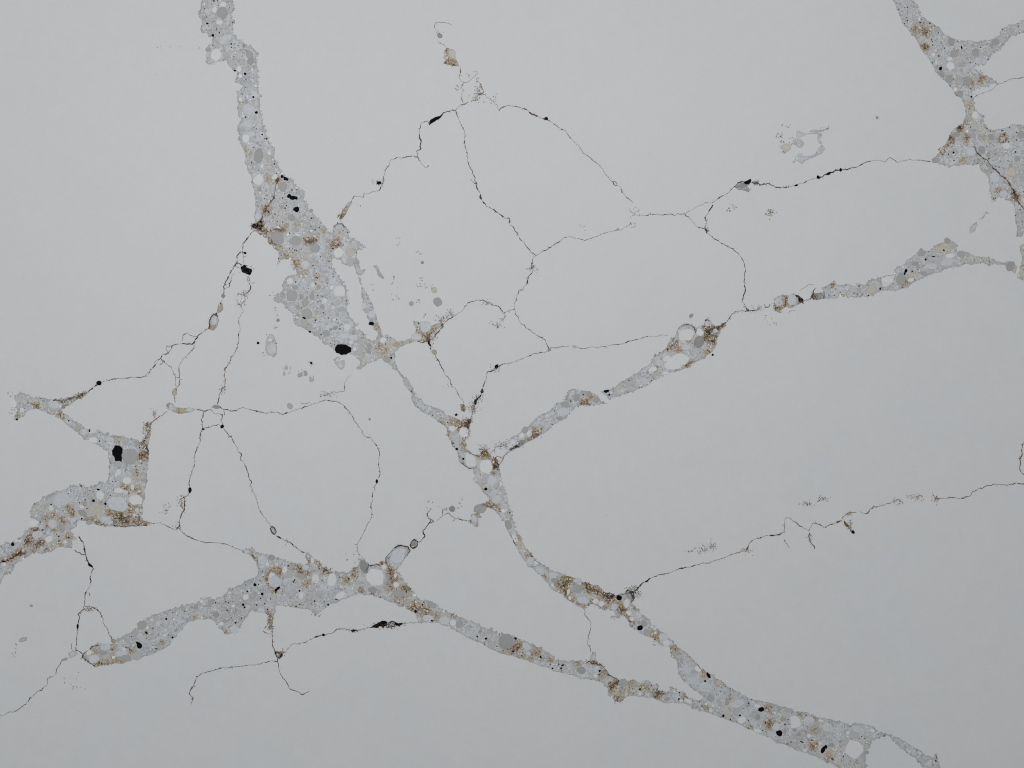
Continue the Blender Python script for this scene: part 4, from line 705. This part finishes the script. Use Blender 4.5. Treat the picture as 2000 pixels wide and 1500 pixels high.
# tangles of fine dendrites and scattered specks
for a in ((497,441,9,7,26,.1,1.1),(740,357,11,7,18,.08,1.0),(482,527,13,9,20,.05,1.0),(480,575,9,8,26,.65,.9),(302,807,5,9,18,.7,.9),(286,838,8,14,34,.45,1.0),
          (436,760,7,12,20,.6,.8),(352,980,8,14,24,.6,.8),(346,1030,8,6,16,.55,.9),(948,882,16,9,60,.65,1.1),(940,876,14,12,18,.6,.8),(970,906,7,9,30,.25,1.1),
          (912,826,12,12,60,.4,1.1),(916,848,6,10,16,.6,.8),(908,868,4,10,18,.6,.9),(924,797,9,12,60,.3,.9),(972,634,12,8,24,.6,.9),(862,624,14,9,40,.55,.9),(880,612,8,10,26,.6,.9),
          (844,660,12,12,30,.35,1.0),(952,592,12,5,18,.6,.8),(1576,984,16,6,26,.55,.8),(1606,974,13,6,26,.5,.8),(1372,1074,10,9,26,.4,.9),(1392,1066,9,10,24,.4,.8),(1350,1076,14,3,10,.4,.8),
          (1456,1076,13,6,22,.65,.9),(1755,978,13,6,18,.65,.9),(1790,972,16,8,28,.7,.8),(1829,976,7,8,22,.65,.9),(1658,1026,8,12,36,.6,1.0),(1582,1052,5,12,18,.55,.9),(1656,1004,10,6,14,.6,.8),
          (1242,1158,9,9,36,.3,1.0),(1234,1148,12,6,16,.15,.8),(1215,1192,9,7,36,.72,1.0),(1520,602,9,10,30,.68,1.0),(1480,602,20,8,20,.6,.8),(527,1222,8,9,34,.62,1.0),(526,1205,5,8,18,.5,1.0),
          (550,1274,8,5,20,.5,.9),(176,1190,14,5,24,.55,.9),(470,594,9,5,12,.6,.8),(934,175,8,14,24,.55,.8),(930,190,12,8,20,.65,.8),(893,172,5,5,10,.65,.9),(872,110,5,14,14,.6,.9),(884,124,10,4,16,.6,.9),
          (665,424,5,8,26,.6,1.0),(672,412,5,9,20,.4,1.0),(968,720,9,7,16,.3,1.0),(934,780,8,9,22,.15,.9),(1318,672,12,12,36,.66,.9),(1388,655,12,16,60,.35,1.1),(1404,640,9,6,22,.3,1.0),(1042,850,12,10,40,.6,1.0),(1010,870,12,7,30,.1,1.1),(984,868,18,9,36,.25,.8),
          (1140,786,10,5,20,.6,.9),(640,770,18,6,28,.65,.7),(755,1221,32,7,70,.06,1.1),(690,1231,9,4,16,.06,.9),(154,773,14,5,30,.2,1.0),(130,784,14,6,22,.2,.9),(240,1014,24,9,70,.42,1.0),(268,1016,12,10,40,.5,1.0),(60,1056,16,12,40,.5,.9),(38,1082,14,5,30,.4,1.0),(80,1060,8,9,24,.45,1.0),(280,888,8,12,40,.45,1.0),
          (1100,1142,14,12,50,.5,1.0),(1160,1152,20,9,60,.45,1.0),(1190,1166,10,8,40,.3,1.0),(636,1112,12,4,24,.65,.9),(764,1122,10,18,40,.68,.9),(795,1150,9,7,24,.68,.9),(820,1190,20,9,40,.68,.9),(1008,1266,14,8,30,.68,.9),(1286,1356,9,4,24,.45,1.0),(1196,1338,7,9,20,.5,1.0),(1206,1366,12,7,24,.7,.9),
          (520,410,7,9,26,.45,.9),(514,448,12,9,40,.5,1.0),(530,474,8,6,22,.5,.9),(546,450,12,4,26,.6,.9),(610,470,12,4,32,.55,.9),(655,476,9,8,30,.62,.9),(576,518,8,10,24,.7,.8),(1806,64,12,8,36,.65,.9),(1808,92,8,4,16,.62,.9),(1918,154,10,10,24,.6,.8),(1858,274,8,12,30,.45,.9),(1874,250,8,5,26,.2,1.0),(1838,293,8,7,22,.66,.9),(1984,384,6,9,26,.4,1.0),(1888,272,4,9,16,.6,.9),(1594,577,9,6,26,.12,1.0),
          (1505,415,9,9,30,.55,1.0),(742,680,12,10,26,.68,.8),(588,1114,12,8,28,.68,.9),(958,986,12,6,28,.62,.9),(524,1120,5,12,16,.7,.9),(545,1117,7,4,14,.7,.9),(205,1296,18,4,26,.55,.9),(1475,359,8,6,22,.06,1.0),(1380,448,6,6,14,.06,1.0),(1040,524,9,6,18,.1,1.0)):
    inv = owner(a[0], a[1]); x_, y_, rx_, ry_, n_, ru_, wd_ = a
    if inv is slab: dendrite(x_, y_, rx_ * 1.1, ry_ * 1.1, int(n_ * 1.5), min(1, ru_ + .16), wd_ * .66, steps=(1, 3), parent=slab)
    else: dendrite(x_, y_, rx_, ry_, int(n_ * .5), min(1, ru_ + .08), wd_ * .6, parent=inv)
for a in ((1522,265,6,5,16),(1535,246,8,3,9),(1525,280,6,5,10),(1530,294,5,5,12),(1547,275,6,6,14),(1612,252,9,5,14),(1549,316,3,2,5),(1430,404,8,5,14),(1422,412,4,2,6),(325,992,8,9,16),(318,1000,6,4,6),(558,722,9,8,9),(590,728,8,6,8),(608,740,5,5,9),(606,708,5,6,8),
          (816,587,4,4,8),(830,616,2,4,5),(823,545,4,4,6),(822,556,10,4,10),(840,560,8,5,8),(540,612,4,12,6),(538,640,3,5,5),(530,662,9,8,14),(524,694,12,5,8),(818,494,5,3,6),(1240,410,8,6,8),(1234,440,6,5,7),(1140,445,8,5,5),(955,192,14,10,16),(926,150,14,10,12),(30,1266,3,8,6),(28,1280,6,4,4),(845,985,12,8,6),(880,995,14,5,12),(900,982,6,10,8),
          (1510,632,10,3,7),(1500,620,12,6,5),(1350,617,4,4,8),(620,1200,6,4,10),(612,1196,5,4,6),(834,665,14,9,12),(1200,1206,8,4,9),(1285,1258,10,5,12),(25,800,7,9,12),(20,770,4,4,5),(540,574,14,4,8),(640,1150,40,16,14),(155,1345,12,6,5),(140,1330,14,20,6),(780,470,6,8,6),(770,570,8,20,7),(760,545,10,10,6),(700,400,4,4,2),(724,560,6,20,4),(860,64,6,8,8),(690,1090,18,8,8),(560,1062,8,6,7),(875,760,8,10,4)):
    specks(*a)
